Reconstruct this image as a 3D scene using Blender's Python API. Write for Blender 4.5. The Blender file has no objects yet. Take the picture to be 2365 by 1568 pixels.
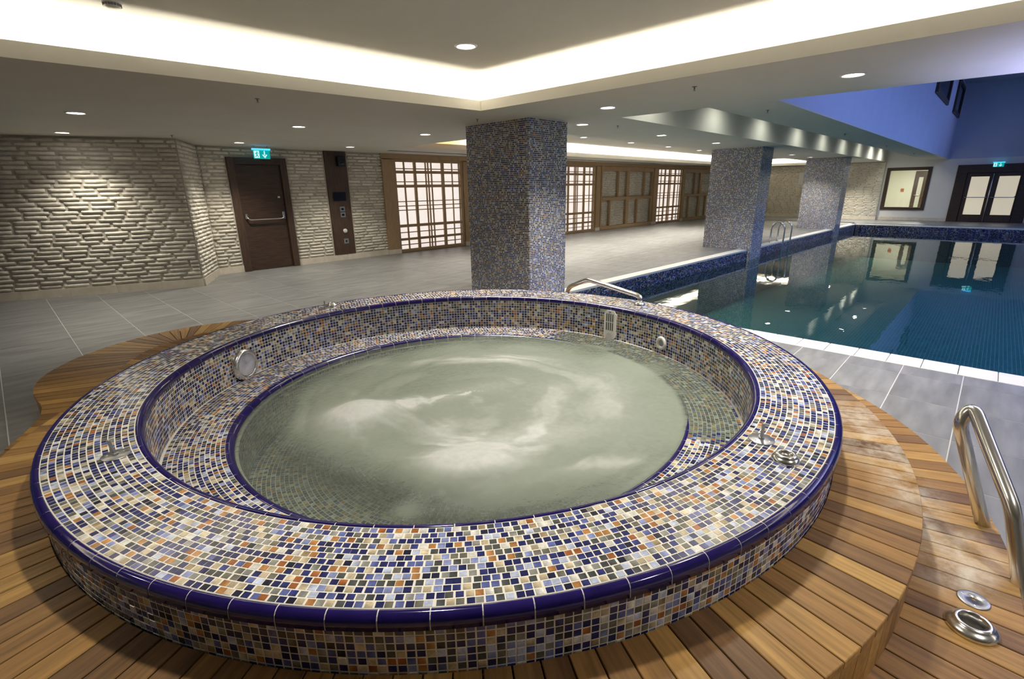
import bpy, bmesh, math, random
import numpy as np
from mathutils import Vector, Matrix

random.seed(7)
RNG = np.random.default_rng(11)
PI = math.pi
SC = bpy.context.scene
COL = SC.collection
R = math.radians

# ------------------------------------------------------------------ camera
cam = bpy.data.cameras.new('camera')
cam.sensor_width = 36.0
cam.sensor_fit = 'HORIZONTAL'
cam.lens = 1131.145 / 2365 * 36
cam.clip_start = 0.05
cam.clip_end = 120
camo = bpy.data.objects.new('camera', cam)
COL.objects.link(camo)
fw = Vector((0.68772038, 0.66365946, -0.29427334))
rt = Vector((0.69091553, -0.72277245, -0.01535337))
up = Vector((0.22288207, 0.19275919, 0.95559797))
M = Matrix((rt, up, -fw)).transposed().to_4x4()
M.translation = Vector((0, 0, 1.53))
camo.matrix_world = M
SC.camera = camo

# ------------------------------------------------------------------ world, exposure
w = bpy.data.worlds.new('dusk')
SC.world = w
w.use_nodes = True
w.node_tree.nodes['Background'].inputs[0].default_value = (0.12, 0.15, 0.28, 1)
w.node_tree.nodes['Background'].inputs[1].default_value = 0.12
SC.view_settings.view_transform = 'Standard'
SC.view_settings.look = 'None'
SC.view_settings.gamma = 1
SC.view_settings.use_curve_mapping = False
SC.view_settings.exposure = 1.6
SC.cycles.use_denoising = True
SC.cycles.max_bounces = 8
SC.cycles.diffuse_bounces = 4
SC.cycles.glossy_bounces = 4
SC.cycles.transparent_max_bounces = 10
SC.cycles.sample_clamp_indirect = 6
SC.cycles.caustics_reflective = False
SC.cycles.caustics_refractive = False

WARM = (1.0, 0.86, 0.66)
COOLW = (1.0, 0.945, 0.84)


def area(name, loc, rot, sx, sy, power, color, spread=None, shape='RECTANGLE'):
    l = bpy.data.lights.new(name, 'AREA')
    l.shape = shape
    l.size = sx
    if shape == 'RECTANGLE':
        l.size_y = sy
    l.energy = power
    l.color = color
    if spread:
        l.spread = spread
    o = bpy.data.objects.new(name, l)
    o.location = loc
    o.rotation_euler = rot
    COL.objects.link(o)
    return o


# blue wash of the hall wall, plus unseen fills added for pool and soffit
area('hall_wash', (16.0, -1.3, 4.85), (math.radians(52), 0, 0), 19, 0.5, 36, (0.30, 0.40, 1.0), spread=math.radians(125))
area('hall_fill', (14, -3.2, 4.95), (0, 0, 0), 13, 2.0, 175, (0.30, 0.45, 1.0), spread=math.radians(150))
area('soffit_fill', (6.3, -1.9, 0.35), (math.radians(180), math.radians(-6), 0), 0.9, 1.6, 80, (0.50, 0.52, 1.0), spread=math.radians(100))
# cove strips of the ceiling recess above the tub: on the shelf, shining up
area('cove_light', (-0.9, 4.99, 2.425), (R(180), 0, R(-4.6)), 10.2, 0.03, 42, (1.0, 0.93, 0.79))
area('cove_light', (4.36, -0.6, 2.425), (R(180), 0, R(90.9)), 10.6, 0.03, 45, (1.0, 0.93, 0.79))
# strips of the long recess beside the lattice wall
area('cove_light', (17.4, 9.12, 2.425), (R(180), 0, 0), 18.2, 0.03, 160, (1.0, 0.95, 0.84))
area('cove_light', (7.25, 9.1, 2.425), (R(180), 0, 0), 1.9, 0.03, 4, (1.0, 0.55, 0.18))
area('cove_light', (27.15, 7.4, 2.425), (R(180), 0, R(90)), 3.2, 0.03, 28, (1.0, 0.95, 0.84))
# lamps in the room behind the inner window and behind the double door
area('room_lamp', (28.6, 2.6, 2.40), (0, 0, 0), 0.22, 0.22, 30, (1.0, 0.97, 0.86), shape='DISK')

# ------------------------------------------------------------------ helpers


def s2l(c):
    return tuple(((v / 255) / 12.92 if v / 255 <= 0.04045 else ((v / 255 + 0.055) / 1.055) ** 2.4) for v in c)


def tag(o, label=None, cat=None, group=None, kind=None):
    if label: o['label'] = label
    if cat: o['category'] = cat
    if group: o['group'] = group
    if kind: o['kind'] = kind
    return o


def link(name, me, parent=None, mat=None):
    o = bpy.data.objects.new(name, me)
    COL.objects.link(o)
    if mat is not None and me is not None and len(me.materials) == 0:
        me.materials.append(mat)
    if parent is not None:
        o.parent = parent
    return o


def empty(name, loc=(0, 0, 0), rz=0.0):
    o = bpy.data.objects.new(name, None)
    COL.objects.link(o)
    o.location = loc
    o.rotation_euler = (0, 0, rz)
    return o


def mesh(name, verts, faces, smooth=False):
    me = bpy.data.meshes.new(name)
    me.from_pydata([tuple(map(float, v)) for v in verts], [], [tuple(f) for f in faces])
    if smooth:
        me.polygons.foreach_set('use_smooth', [True] * len(me.polygons))
    me.update()
    return me


class MB:
    """collects boxes, tubes and lathes for one mesh"""

    def __init__(self):
        self.v = []
        self.f = []
        self.sm = []

    def add(self, vs, fs, smooth=False, mx=None):
        b = len(self.v)
        for v in vs:
            self.v.append(tuple(mx @ Vector(v)) if mx is not None else tuple(v))
        for f in fs:
            self.f.append(tuple(i + b for i in f))
            self.sm.append(smooth)
        return self

    def box(self, x0, x1, y0, y1, z0, z1, bev=0.0, mx=None):
        if bev <= 0:
            vs = [(x, y, z) for z in (z0, z1) for y in (y0, y1) for x in (x0, x1)]
            fs = [(0, 2, 3, 1), (4, 5, 7, 6), (0, 1, 5, 4), (1, 3, 7, 5), (3, 2, 6, 7), (2, 0, 4, 6)]
            return self.add(vs, fs, mx=mx)
        bm = bmesh.new()
        r = bmesh.ops.create_cube(bm, size=1)
        for v in bm.verts:
            v.co = ((x0 + x1) / 2 + v.co.x * (x1 - x0), (y0 + y1) / 2 + v.co.y * (y1 - y0), (z0 + z1) / 2 + v.co.z * (z1 - z0))
        bmesh.ops.bevel(bm, geom=list(bm.edges), offset=bev, segments=1, affect='EDGES')
        bm.verts.index_update()
        self.add([tuple(v.co) for v in bm.verts], [[v.index for v in f.verts] for f in bm.faces], mx=mx)
        bm.free()
        return self

    def lathe(self, prof, n=32, smooth=True, mx=None, a0=0.0, a1=2 * PI):
        full = abs(a1 - a0 - 2 * PI) < 1e-6
        m = n if full else n + 1
        vs = []
        for i in range(m):
            a = a0 + (a1 - a0) * i / n
            for (r, z) in prof:
                vs.append((r * math.cos(a), r * math.sin(a), z))
        k = len(prof)
        fs = []
        for i in range(n):
            j = (i + 1) % m
            for q in range(k - 1):
                fs.append((i * k + q, j * k + q, j * k + q + 1, i * k + q + 1))
        return self.add(vs, fs, smooth, mx)

    def tube(self, pts, rad, n=14, cap=True):
        pts = [Vector(p) for p in pts]
        vs = []
        fs = []
        t0 = (pts[1] - pts[0]).normalized()
        ref = Vector((0, 0, 1)) if abs(t0.z) < 0.9 else Vector((1, 0, 0))
        u = t0.cross(ref).normalized()
        for i, p in enumerate(pts):
            if i == 0: t = (pts[1] - pts[0])
            elif i == len(pts) - 1: t = (pts[-1] - pts[-2])
            else: t = (pts[i + 1] - pts[i]).normalized() + (pts[i] - pts[i - 1]).normalized()
            t.normalize()
            u = (u - t * u.dot(t)).normalized()
            v = t.cross(u)
            for k in range(n):
                a = 2 * PI * k / n
                vs.append(p + (u * math.cos(a) + v * math.sin(a)) * rad)
        for i in range(len(pts) - 1):
            for k in range(n):
                l = (k + 1) % n
                fs.append((i * n + k, i * n + l, (i + 1) * n + l, (i + 1) * n + k))
        if cap:
            fs.append(tuple(range(n))[::-1])
            fs.append(tuple((len(pts) - 1) * n + k for k in range(n)))
        return self.add(vs, fs, True)

    def poly(self, pts, z0, z1):
        """vertical prism of a plan polygon (counter-clockwise)"""
        n = len(pts)
        vs = [(p[0], p[1], z0) for p in pts] + [(p[0], p[1], z1) for p in pts]
        fs = [tuple(range(n))[::-1], tuple(range(n, 2 * n))]
        fs += [(i, (i + 1) % n, n + (i + 1) % n, n + i) for i in range(n)]
        return self.add(vs, fs)

    def build(self, name, mat, parent=None):
        me = mesh(name, self.v, self.f)
        me.polygons.foreach_set('use_smooth', self.sm)
        me.materials.append(mat)
        return link(name, me, parent)


def bend(pts, r=0.05, n=6):
    """polyline with rounded corners"""
    pts = [Vector(p) for p in pts]
    out = [pts[0]]
    for i in range(1, len(pts) - 1):
        a, b, c = pts[i - 1], pts[i], pts[i + 1]
        d1 = min(r, (a - b).length * 0.49)
        d2 = min(r, (c - b).length * 0.49)
        p1 = b + (a - b).normalized() * d1
        p2 = b + (c - b).normalized() * d2
        for k in range(n + 1):
            t = k / n
            out.append(p1 * (1 - t) ** 2 + b * 2 * t * (1 - t) + p2 * t * t)
    out.append(pts[-1])
    return out


# ------------------------------------------------------------------ materials
class NT:
    def __init__(self, name):
        self.m = bpy.data.materials.new(name)
        self.m.use_nodes = True
        self.t = self.m.node_tree
        self.b = self.t.nodes['Principled BSDF']
        self.out = self.t.nodes['Material Output']

    def n(self, typ, **kw):
        nd = self.t.nodes.new(typ)
        for k, v in kw.items():
            if k in ('inp',):
                for a, b in v.items():
                    nd.inputs[a].default_value = b
            else:
                setattr(nd, k, v)
        return nd

    def l(self, a, ao, b, bi):
        self.t.links.new(a.outputs[ao], b.inputs[bi])

    def ramp(self, stops):
        nd = self.t.nodes.new('ShaderNodeValToRGB')
        cr = nd.color_ramp
        while len(cr.elements) < len(stops):
            cr.elements.new(0.5)
        for e, (p, c) in zip(cr.elements, stops):
            e.position = p
            e.color = (*c, 1) if len(c) == 3 else c
        return nd


def simple(name, col, rough=0.5, metal=0.0, coat=0.0, spec=0.5):
    k = NT(name)
    k.b.inputs['Base Color'].default_value = (*col, 1)
    k.b.inputs['Roughness'].default_value = rough
    k.b.inputs['Metallic'].default_value = metal
    k.b.inputs['Coat Weight'].default_value = coat
    k.b.inputs['Specular IOR Level'].default_value = spec
    return k.m


def noisy(name, c1, c2, scale, rough=0.6, stretch=(1, 1, 1), bump=0.0, detail=4, objvar=0.0, coat=0.0, spec=0.5):
    k = NT(name)
    tc = k.n('ShaderNodeTexCoord')
    mp = k.n('ShaderNodeMapping')
    mp.inputs['Scale'].default_value = stretch
    k.l(tc, 'Object', mp, 'Vector')
    oi = k.n('ShaderNodeObjectInfo')
    ad = k.n('ShaderNodeVectorMath', operation='ADD')
    k.l(mp, 0, ad, 0)
    sc = k.n('ShaderNodeVectorMath', operation='SCALE')
    cb = k.n('ShaderNodeCombineXYZ')
    k.l(oi, 'Random', cb, 0); k.l(oi, 'Random', cb, 1)
    k.l(cb, 0, sc, 0); sc.inputs['Scale'].default_value = 37.0
    k.l(sc, 0, ad, 1)
    no = k.n('ShaderNodeTexNoise')
    no.inputs['Scale'].default_value = scale
    no.inputs['Detail'].default_value = detail
    no.inputs['Roughness'].default_value = 0.6
    k.l(ad, 0, no, 'Vector')
    rp = k.ramp([(0.3, c1), (0.7, c2)])
    k.l(no, 'Fac', rp, 0)
    last = rp
    if objvar:
        hs = k.n('ShaderNodeHueSaturation')
        mr = k.n('ShaderNodeMapRange')
        mr.inputs['To Min'].default_value = 1 - objvar
        mr.inputs['To Max'].default_value = 1 + objvar
        k.l(oi, 'Random', mr, 0)
        k.l(mr, 0, hs, 'Value')
        k.l(rp, 0, hs, 'Color')
        last = hs
    k.l(last, 0, k.b, 'Base Color')
    k.b.inputs['Roughness'].default_value = rough
    k.b.inputs['Coat Weight'].default_value = coat
    k.b.inputs['Specular IOR Level'].default_value = spec
    if bump:
        bp = k.n('ShaderNodeBump')
        bp.inputs['Strength'].default_value = bump
        bp.inputs['Distance'].default_value = 0.01
        k.l(no, 'Fac', bp, 'Height')
        k.l(bp, 0, k.b, 'Normal')
    return k.m


def emis(name, col, strength):
    k = NT(name)
    k.b.inputs['Base Color'].default_value = (*col, 1)
    k.b.inputs['Emission Color'].default_value = (*col, 1)
    k.b.inputs['Emission Strength'].default_value = strength
    return k.m


MAT = {}
MAT['ceiling'] = noisy('ceiling_paint', (0.59, 0.568, 0.51), (0.62, 0.598, 0.54), 1.5, 0.85, spec=0.2)
MAT['blue_paint'] = noisy('hall_paint', (0.50, 0.54, 0.66), (0.54, 0.58, 0.70), 1.2, 0.85, spec=0.2)
MAT['white_paint'] = noisy('white_paint', (0.74, 0.73, 0.69), (0.78, 0.77, 0.73), 1.2, 0.8, spec=0.2)
MAT['grout_floor'] = simple('floor_grout', (0.44, 0.43, 0.40), 0.8)
MAT['mortar'] = noisy('mortar', (0.44, 0.395, 0.325), (0.53, 0.485, 0.41), 9, 0.95, bump=0.25)
MAT['brick'] = noisy('cream_brick', (0.60, 0.555, 0.46), (0.78, 0.74, 0.645), 14, 0.9, bump=0.7, objvar=0.18, spec=0.2)
MAT['brick_far'] = noisy('cream_brick_far', (0.60, 0.56, 0.465), (0.76, 0.72, 0.625), 3.5, 0.9, bump=0.2, spec=0.2)
MAT['travertine'] = noisy('travertine', (0.60, 0.53, 0.42), (0.72, 0.66, 0.55), 6, 0.5, objvar=0.06)
MAT['walnut'] = noisy('walnut', (0.028, 0.015, 0.009), (0.075, 0.041, 0.025), 5, 0.45, (1, 1, 14), detail=6)
MAT['walnut_v'] = noisy('walnut_upright', (0.036, 0.020, 0.012), (0.095, 0.053, 0.031), 4, 0.45, (14, 14, 1), detail=6)
MAT['oak'] = noisy('oak', (0.33, 0.215, 0.110), (0.43, 0.290, 0.155), 5, 0.5, (9, 9, 1.5), detail=5)
MAT['steel'] = simple('brushed_steel', (0.78, 0.77, 0.74), 0.20, 1.0)
MAT['steel_dull'] = simple('galvanised_steel', (0.42, 0.43, 0.45), 0.36, 1.0)
MAT['cobalt'] = noisy('cobalt_glaze', (0.009, 0.005, 0.072), (0.014, 0.007, 0.098), 18, 0.09, objvar=0.12, coat=0.0)
MAT['tub_grout'] = noisy('tub_grout', (0.70, 0.67, 0.59), (0.77, 0.74, 0.66), 25, 0.8)
MAT['black'] = simple('black_plastic', (0.008, 0.008, 0.010), 0.4)
MAT['screen'] = simple('dark_screen', (0.010, 0.011, 0.016), 0.15)
MAT['white_plastic'] = simple('white_plastic', (0.72, 0.71, 0.68), 0.35)
MAT['grey_plastic'] = simple('grey_plastic', (0.30, 0.30, 0.29), 0.4)
MAT['lamp'] = emis('lamp_face', (1.0, 0.95, 0.85), 9)
MAT['glow_panel'] = emis('lit_paper', (1.0, 0.94, 0.90), 0.24)
MAT['door_glass'] = emis('lit_frosted_glass', (0.86, 0.76, 0.54), 0.17)
MAT['sign_green'] = emis('sign_green', (0.0, 0.30, 0.28), 0.35)
MAT['sign_white'] = emis('sign_white', (0.55, 0.85, 0.95), 0.35)
MAT['sign_tube'] = emis('sign_tube', (0.05, 0.45, 0.9), 0.6)
MAT['coping'] = noisy('coping', (0.66, 0.63, 0.55), (0.74, 0.71, 0.63), 6, 0.5, objvar=0.04)
MAT['red'] = simple('red_notice', (0.45, 0.12, 0.05), 0.6)


def mk_floor_tile():
    k = NT('porcelain_tile')
    tc = k.n('ShaderNodeTexCoord')
    ge = k.n('ShaderNodeNewGeometry')
    oi = k.n('ShaderNodeObjectInfo')
    cb = k.n('ShaderNodeCombineXYZ'); k.l(oi, 'Random', cb, 0); k.l(oi, 'Random', cb, 2)
    sc = k.n('ShaderNodeVectorMath', operation='SCALE'); k.l(cb, 0, sc, 0); sc.inputs['Scale'].default_value = 21
    ad = k.n('ShaderNodeVectorMath', operation='ADD')
    mp = k.n('ShaderNodeMapping'); mp.inputs['Scale'].default_value = (1.0, 5.0, 1)
    mp.inputs['Rotation'].default_value = (0, 0, R(8))
    k.l(ge, 'Position', mp, 0); k.l(mp, 0, ad, 0); k.l(sc, 0, ad, 1)
    n1 = k.n('ShaderNodeTexNoise'); n1.inputs['Scale'].default_value = 2.2; n1.inputs['Detail'].default_value = 6
    k.l(ad, 0, n1, 'Vector')
    rp = k.ramp([(0.32, (0.150, 0.149, 0.143)), (0.5, (0.192, 0.191, 0.184)), (0.68, (0.24, 0.238, 0.229))])
    k.l(n1, 'Fac', rp, 0)
    k.l(rp, 0, k.b, 'Base Color')
    k.b.inputs['Roughness'].default_value = 0.42
    n2 = k.n('ShaderNodeTexNoise'); n2.inputs['Scale'].default_value = 160
    k.l(ge, 'Position', n2, 'Vector')
    bp = k.n('ShaderNodeBump'); bp.inputs['Strength'].default_value = 0.08; bp.inputs['Distance'].default_value = 0.002
    k.l(n2, 'Fac', bp, 'Height'); k.l(bp, 0, k.b, 'Normal')
    return k.m


MAT['tile'] = mk_floor_tile()


def mk_teak(name, axis_rot=0.0):
    k = NT(name)
    tc = k.n('ShaderNodeTexCoord')
    ge = k.n('ShaderNodeNewGeometry')
    oi = k.n('ShaderNodeObjectInfo')
    mp = k.n('ShaderNodeMapping'); mp.inputs['Scale'].default_value = (2.2, 34, 20)
    k.l(tc, 'Object', mp, 0)
    cb = k.n('ShaderNodeCombineXYZ'); k.l(oi, 'Random', cb, 0); k.l(oi, 'Random', cb, 1)
    sc = k.n('ShaderNodeVectorMath', operation='SCALE'); k.l(cb, 0, sc, 0); sc.inputs['Scale'].default_value = 91
    ad = k.n('ShaderNodeVectorMath', operation='ADD'); k.l(mp, 0, ad, 0); k.l(sc, 0, ad, 1)
    n1 = k.n('ShaderNodeTexNoise'); n1.inputs['Scale'].default_value = 1.6; n1.inputs['Detail'].default_value = 7; n1.inputs['Roughness'].default_value = 0.65
    k.l(ad, 0, n1, 'Vector')
    grain = k.ramp([(0.25, (0.50, 0.50, 0.50)), (0.75, (1.30, 1.28, 1.22))])
    k.l(n1, 'Fac', grain, 0)
    base = k.ramp([(0.0, (0.150, 0.078, 0.032)), (0.22, (0.220, 0.118, 0.042)), (0.45, (0.285, 0.152, 0.048)), (0.7, (0.345, 0.190, 0.056)), (1.0, (0.44, 0.262, 0.082))])
    # per plank tone, plus a slow drift inside a plank
    n3 = k.n('ShaderNodeTexNoise'); n3.inputs['Scale'].default_value = 0.5; n3.inputs['Detail'].default_value = 2
    k.l(ad, 0, n3, 'Vector')
    mx0 = k.n('ShaderNodeMath', operation='MULTIPLY_ADD'); k.l(n3, 'Fac', mx0, 0); mx0.inputs[1].default_value = 0.7; mx0.inputs[2].default_value = -0.35
    mx1 = k.n('ShaderNodeMath', operation='ADD'); k.l(mx0, 0, mx1, 0); k.l(oi, 'Random', mx1, 1)
    k.l(mx1, 0, base, 0)
    mul = k.n('ShaderNodeMix', data_type='RGBA', blend_type='MULTIPLY'); mul.inputs[0].default_value = 1.0
    k.l(base, 0, mul, 6); k.l(grain, 0, mul, 7)
    # plaster dust trodden onto the planks on the pool side (stain with its own shape)
    tot = None
    for (cx, cy, rx, ry) in ((2.42, 0.02, 0.42, 0.16), (2.62, 0.16, 0.30, 0.22), (2.22, -0.14, 0.30, 0.16), (2.85, 0.35, 0.3, 0.2)):
        mp2 = k.n('ShaderNodeVectorMath', operation='SUBTRACT'); k.l(ge, 'Position', mp2, 0); mp2.inputs[1].default_value = (cx, cy, 0)
        mp3 = k.n('ShaderNodeVectorMath', operation='MULTIPLY'); k.l(mp2, 0, mp3, 0); mp3.inputs[1].default_value = (1 / rx, 1 / ry, 0)
        ln = k.n('ShaderNodeVectorMath', operation='LENGTH'); k.l(mp3, 0, ln, 0)
        mr = k.n('ShaderNodeMapRange', interpolation_type='SMOOTHSTEP'); k.l(ln, 'Value', mr, 0)
        mr.inputs['From Min'].default_value = 0.2; mr.inputs['From Max'].default_value = 1.2
        mr.inputs['To Min'].default_value = 1.0; mr.inputs['To Max'].default_value = 0.0
        if tot is None:
            tot = mr
        else:
            mm = k.n('ShaderNodeMath', operation='MAXIMUM'); k.l(tot, 0, mm, 0); k.l(mr, 0, mm, 1); tot = mm
    nd = k.n('ShaderNodeTexNoise'); nd.inputs['Scale'].default_value = 9; nd.inputs['Detail'].default_value = 8; nd.inputs['Roughness'].default_value = 0.7
    k.l(ge, 'Position', nd, 'Vector')
    mr2 = k.n('ShaderNodeMapRange'); k.l(nd, 'Fac', mr2, 0); mr2.inputs['From Min'].default_value = 0.36; mr2.inputs['From Max'].default_value = 0.68
    dm = k.n('ShaderNodeMath', operation='MULTIPLY'); k.l(tot, 0, dm, 0); k.l(mr2, 0, dm, 1)
    dm2 = k.n('ShaderNodeMath', operation='MULTIPLY'); k.l(dm, 0, dm2, 0); dm2.inputs[1].default_value = 0.95
    mixd = k.n('ShaderNodeMix', data_type='RGBA'); k.l(dm2, 0, mixd, 0); k.l(mul, 2, mixd, 6)
    mixd.inputs[7].default_value = (0.62, 0.56, 0.46, 1)
    k.l(mixd, 2, k.b, 'Base Color')
    k.b.inputs['Roughness'].default_value = 0.48
    k.b.inputs['Specular IOR Level'].default_value = 0.35
    bp = k.n('ShaderNodeBump'); bp.inputs['Strength'].default_value = 0.12; bp.inputs['Distance'].default_value = 0.003
    k.l(n1, 'Fac', bp, 'Height'); k.l(bp, 0, k.b, 'Normal')
    return k.m


MAT['teak'] = mk_teak('teak')
MAT['teak_dark'] = simple('deck_void', (0.02, 0.012, 0.006), 0.9)


def mk_mosaic(name, rough=0.19, coat=0.0):
    k = NT(name)
    at = k.n('ShaderNodeAttribute', attribute_name='Col')
    ge = k.n('ShaderNodeNewGeometry')
    no = k.n('ShaderNodeTexNoise'); no.inputs['Scale'].default_value = 130; no.inputs['Detail'].default_value = 3
    k.l(ge, 'Position', no, 'Vector')
    rp = k.ramp([(0.3, (0.82, 0.82, 0.82)), (0.7, (1.15, 1.15, 1.15))])
    k.l(no, 'Fac', rp, 0)
    mu = k.n('ShaderNodeMix', data_type='RGBA', blend_type='MULTIPLY'); mu.inputs[0].default_value = 1
    k.l(at, 'Color', mu, 6); k.l(rp, 0, mu, 7)
    k.l(mu, 2, k.b, 'Base Color')
    k.b.inputs['Roughness'].default_value = rough
    k.b.inputs['Coat Weight'].default_value = coat
    k.b.inputs['Coat Roughness'].default_value = 0.10
    return k.m


MAT['mosaic'] = mk_mosaic('glazed_mosaic')


def mk_pool_tile():
    k = NT('pool_mosaic')
    tc = k.n('ShaderNodeTexCoord')
    br = k.n('ShaderNodeTexBrick')
    br.offset = 0.0
    br.inputs['Scale'].default_value = 1.0
    br.inputs['Mortar Size'].default_value = 0.0035
    br.inputs['Brick Width'].default_value = 0.05
    br.inputs['Row Height'].default_value = 0.05
    br.inputs['Color1'].default_value = (0.012, 0.10, 0.095, 1)
    br.inputs['Color2'].default_value = (0.035, 0.18, 0.17, 1)
    br.inputs['Mortar'].default_value = (0.22, 0.36, 0.34, 1)
    k.l(tc, 'UV', br, 'Vector')
    k.l(br, 0, k.b, 'Base Color')
    k.b.inputs['Roughness'].default_value = 0.3
    return k.m


MAT['pool_tile'] = mk_pool_tile()


def mk_pool_water():
    k = NT('pool_water')
    t = k.t
    tr = k.n('ShaderNodeBsdfTransparent'); tr.inputs[0].default_value = (0.80, 0.97, 0.95, 1)
    gl = k.n('ShaderNodeBsdfGlossy'); gl.inputs['Roughness'].default_value = 0.0
    gl.inputs[0].default_value = (1, 1, 1, 1)
    fr = k.n('ShaderNodeFresnel'); fr.inputs[0].default_value = 1.36
    ge = k.n('ShaderNodeNewGeometry')
    mp = k.n('ShaderNodeMapping'); mp.inputs['Scale'].default_value = (1, 1.8, 1)
    k.l(ge, 'Position', mp, 0)
    no = k.n('ShaderNodeTexNoise'); no.inputs['Scale'].default_value = 1.5; no.inputs['Detail'].default_value = 3
    k.l(mp, 0, no, 'Vector')
    bp = k.n('ShaderNodeBump'); bp.inputs['Strength'].default_value = 0.05; bp.inputs['Distance'].default_value = 0.05
    k.l(no, 'Fac', bp, 'Height'); k.l(bp, 0, gl, 'Normal')
    mx = k.n('ShaderNodeMixShader')
    k.l(fr, 0, mx, 0); k.l(tr, 0, mx, 1); k.l(gl, 0, mx, 2)
    k.l(mx, 0, k.out, 'Surface')
    return k.m


MAT['pool_water'] = mk_pool_water()


def mk_tub_water():
    k = NT('foaming_water')
    at = k.n('ShaderNodeAttribute', attribute_name='Foam')
    ge = k.n('ShaderNodeNewGeometry')
    no = k.n('ShaderNodeTexNoise'); no.inputs['Scale'].default_value = 26; no.inputs['Detail'].default_value = 5
    k.l(ge, 'Position', no, 'Vector')
    mr = k.n('ShaderNodeMapRange'); k.l(no, 'Fac', mr, 0)
    mr.inputs['From Min'].default_value = 0.3; mr.inputs['From Max'].default_value = 0.7
    mr.inputs['To Min'].default_value = 0.97; mr.inputs['To Max'].default_value = 1.03
    fm = k.n('ShaderNodeMath', operation='MULTIPLY', use_clamp=True); k.l(at, 'Fac', fm, 0); k.l(mr, 0, fm, 1)
    colr = k.ramp([(0.0, (0.20, 0.232, 0.188)), (0.48, (0.205, 0.234, 0.19)), (0.66, (0.25, 0.275, 0.235)), (0.82, (0.36, 0.38, 0.35)), (1.0, (0.56, 0.57, 0.55))])
    k.l(fm, 0, colr, 0)
    df = k.n('ShaderNodeBsdfDiffuse'); k.l(colr, 0, df, 0)
    tr = k.n('ShaderNodeBsdfTransparent'); tr.inputs[0].default_value = (0.86, 0.92, 0.84, 1)
    op = k.n('ShaderNodeMapRange', interpolation_type='SMOOTHSTEP'); k.l(fm, 0, op, 0)
    op.inputs['From Min'].default_value = 0.05; op.inputs['From Max'].default_value = 0.62
    op.inputs['To Min'].default_value = 0.33; op.inputs['To Max'].default_value = 1.0
    m1 = k.n('ShaderNodeMixShader'); k.l(op, 0, m1, 0); k.l(tr, 0, m1, 1); k.l(df, 0, m1, 2)
    gl = k.n('ShaderNodeBsdfGlossy'); gl.inputs['Roughness'].default_value = 0.12
    n2 = k.n('ShaderNodeTexNoise'); n2.inputs['Scale'].default_value = 30; n2.inputs['Detail'].default_value = 4
    k.l(ge, 'Position', n2, 'Vector')
    bp = k.n('ShaderNodeBump'); bp.inputs['Strength'].default_value = 0.9; bp.inputs['Distance'].default_value = 0.02
    k.l(n2, 'Fac', bp, 'Height'); k.l(bp, 0, gl, 'Normal')
    fr = k.n('ShaderNodeFresnel'); fr.inputs[0].default_value = 1.33; k.l(bp, 0, fr, 'Normal')
    inv = k.n('ShaderNodeMapRange'); k.l(fm, 0, inv, 0)
    inv.inputs['From Min'].default_value = 0.3; inv.inputs['From Max'].default_value = 0.62
    inv.inputs['To Min'].default_value = 1.0; inv.inputs['To Max'].default_value = 0.05
    fx = k.n('ShaderNodeMath', operation='MULTIPLY'); k.l(fr, 0, fx, 0); k.l(inv, 0, fx, 1)
    m2 = k.n('ShaderNodeMixShader'); k.l(fx, 0, m2, 0); k.l(m1, 0, m2, 1); k.l(gl, 0, m2, 2)
    k.l(m2, 0, k.out, 'Surface')
    return k.m


MAT['tub_water'] = mk_tub_water()


def mk_glass():
    k = NT('window_glass')
    tr = k.n('ShaderNodeBsdfTransparent'); tr.inputs[0].default_value = (0.95, 0.97, 0.96, 1)
    gl = k.n('ShaderNodeBsdfGlossy'); gl.inputs['Roughness'].default_value = 0.01
    fr = k.n('ShaderNodeFresnel'); fr.inputs[0].default_value = 1.45
    mx = k.n('ShaderNodeMixShader')
    k.l(fr, 0, mx, 0); k.l(tr, 0, mx, 1); k.l(gl, 0, mx, 2)
    k.l(mx, 0, k.out, 'Surface')
    return k.m


MAT['glass'] = mk_glass()

# ------------------------------------------------------------------ mosaic geometry
PAL = [((32, 38, 88), 30), ((48, 54, 112), 10), ((28, 30, 52), 7), ((86, 96, 150), 8), ((128, 138, 182), 7), ((176, 184, 205), 6),
       ((202, 200, 192), 6), ((180, 166, 138), 7), ((198, 184, 156), 5), ((168, 118, 70), 7), ((150, 92, 50), 5), ((104, 102, 92), 8),
       ((72, 75, 74), 7), ((134, 134, 128), 6), ((150, 132, 102), 4)]
PALC = np.array([s2l(c) for c, _ in PAL])
PALW = np.array([x for _, x in PAL], float)
PALW /= PALW.sum()


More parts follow.
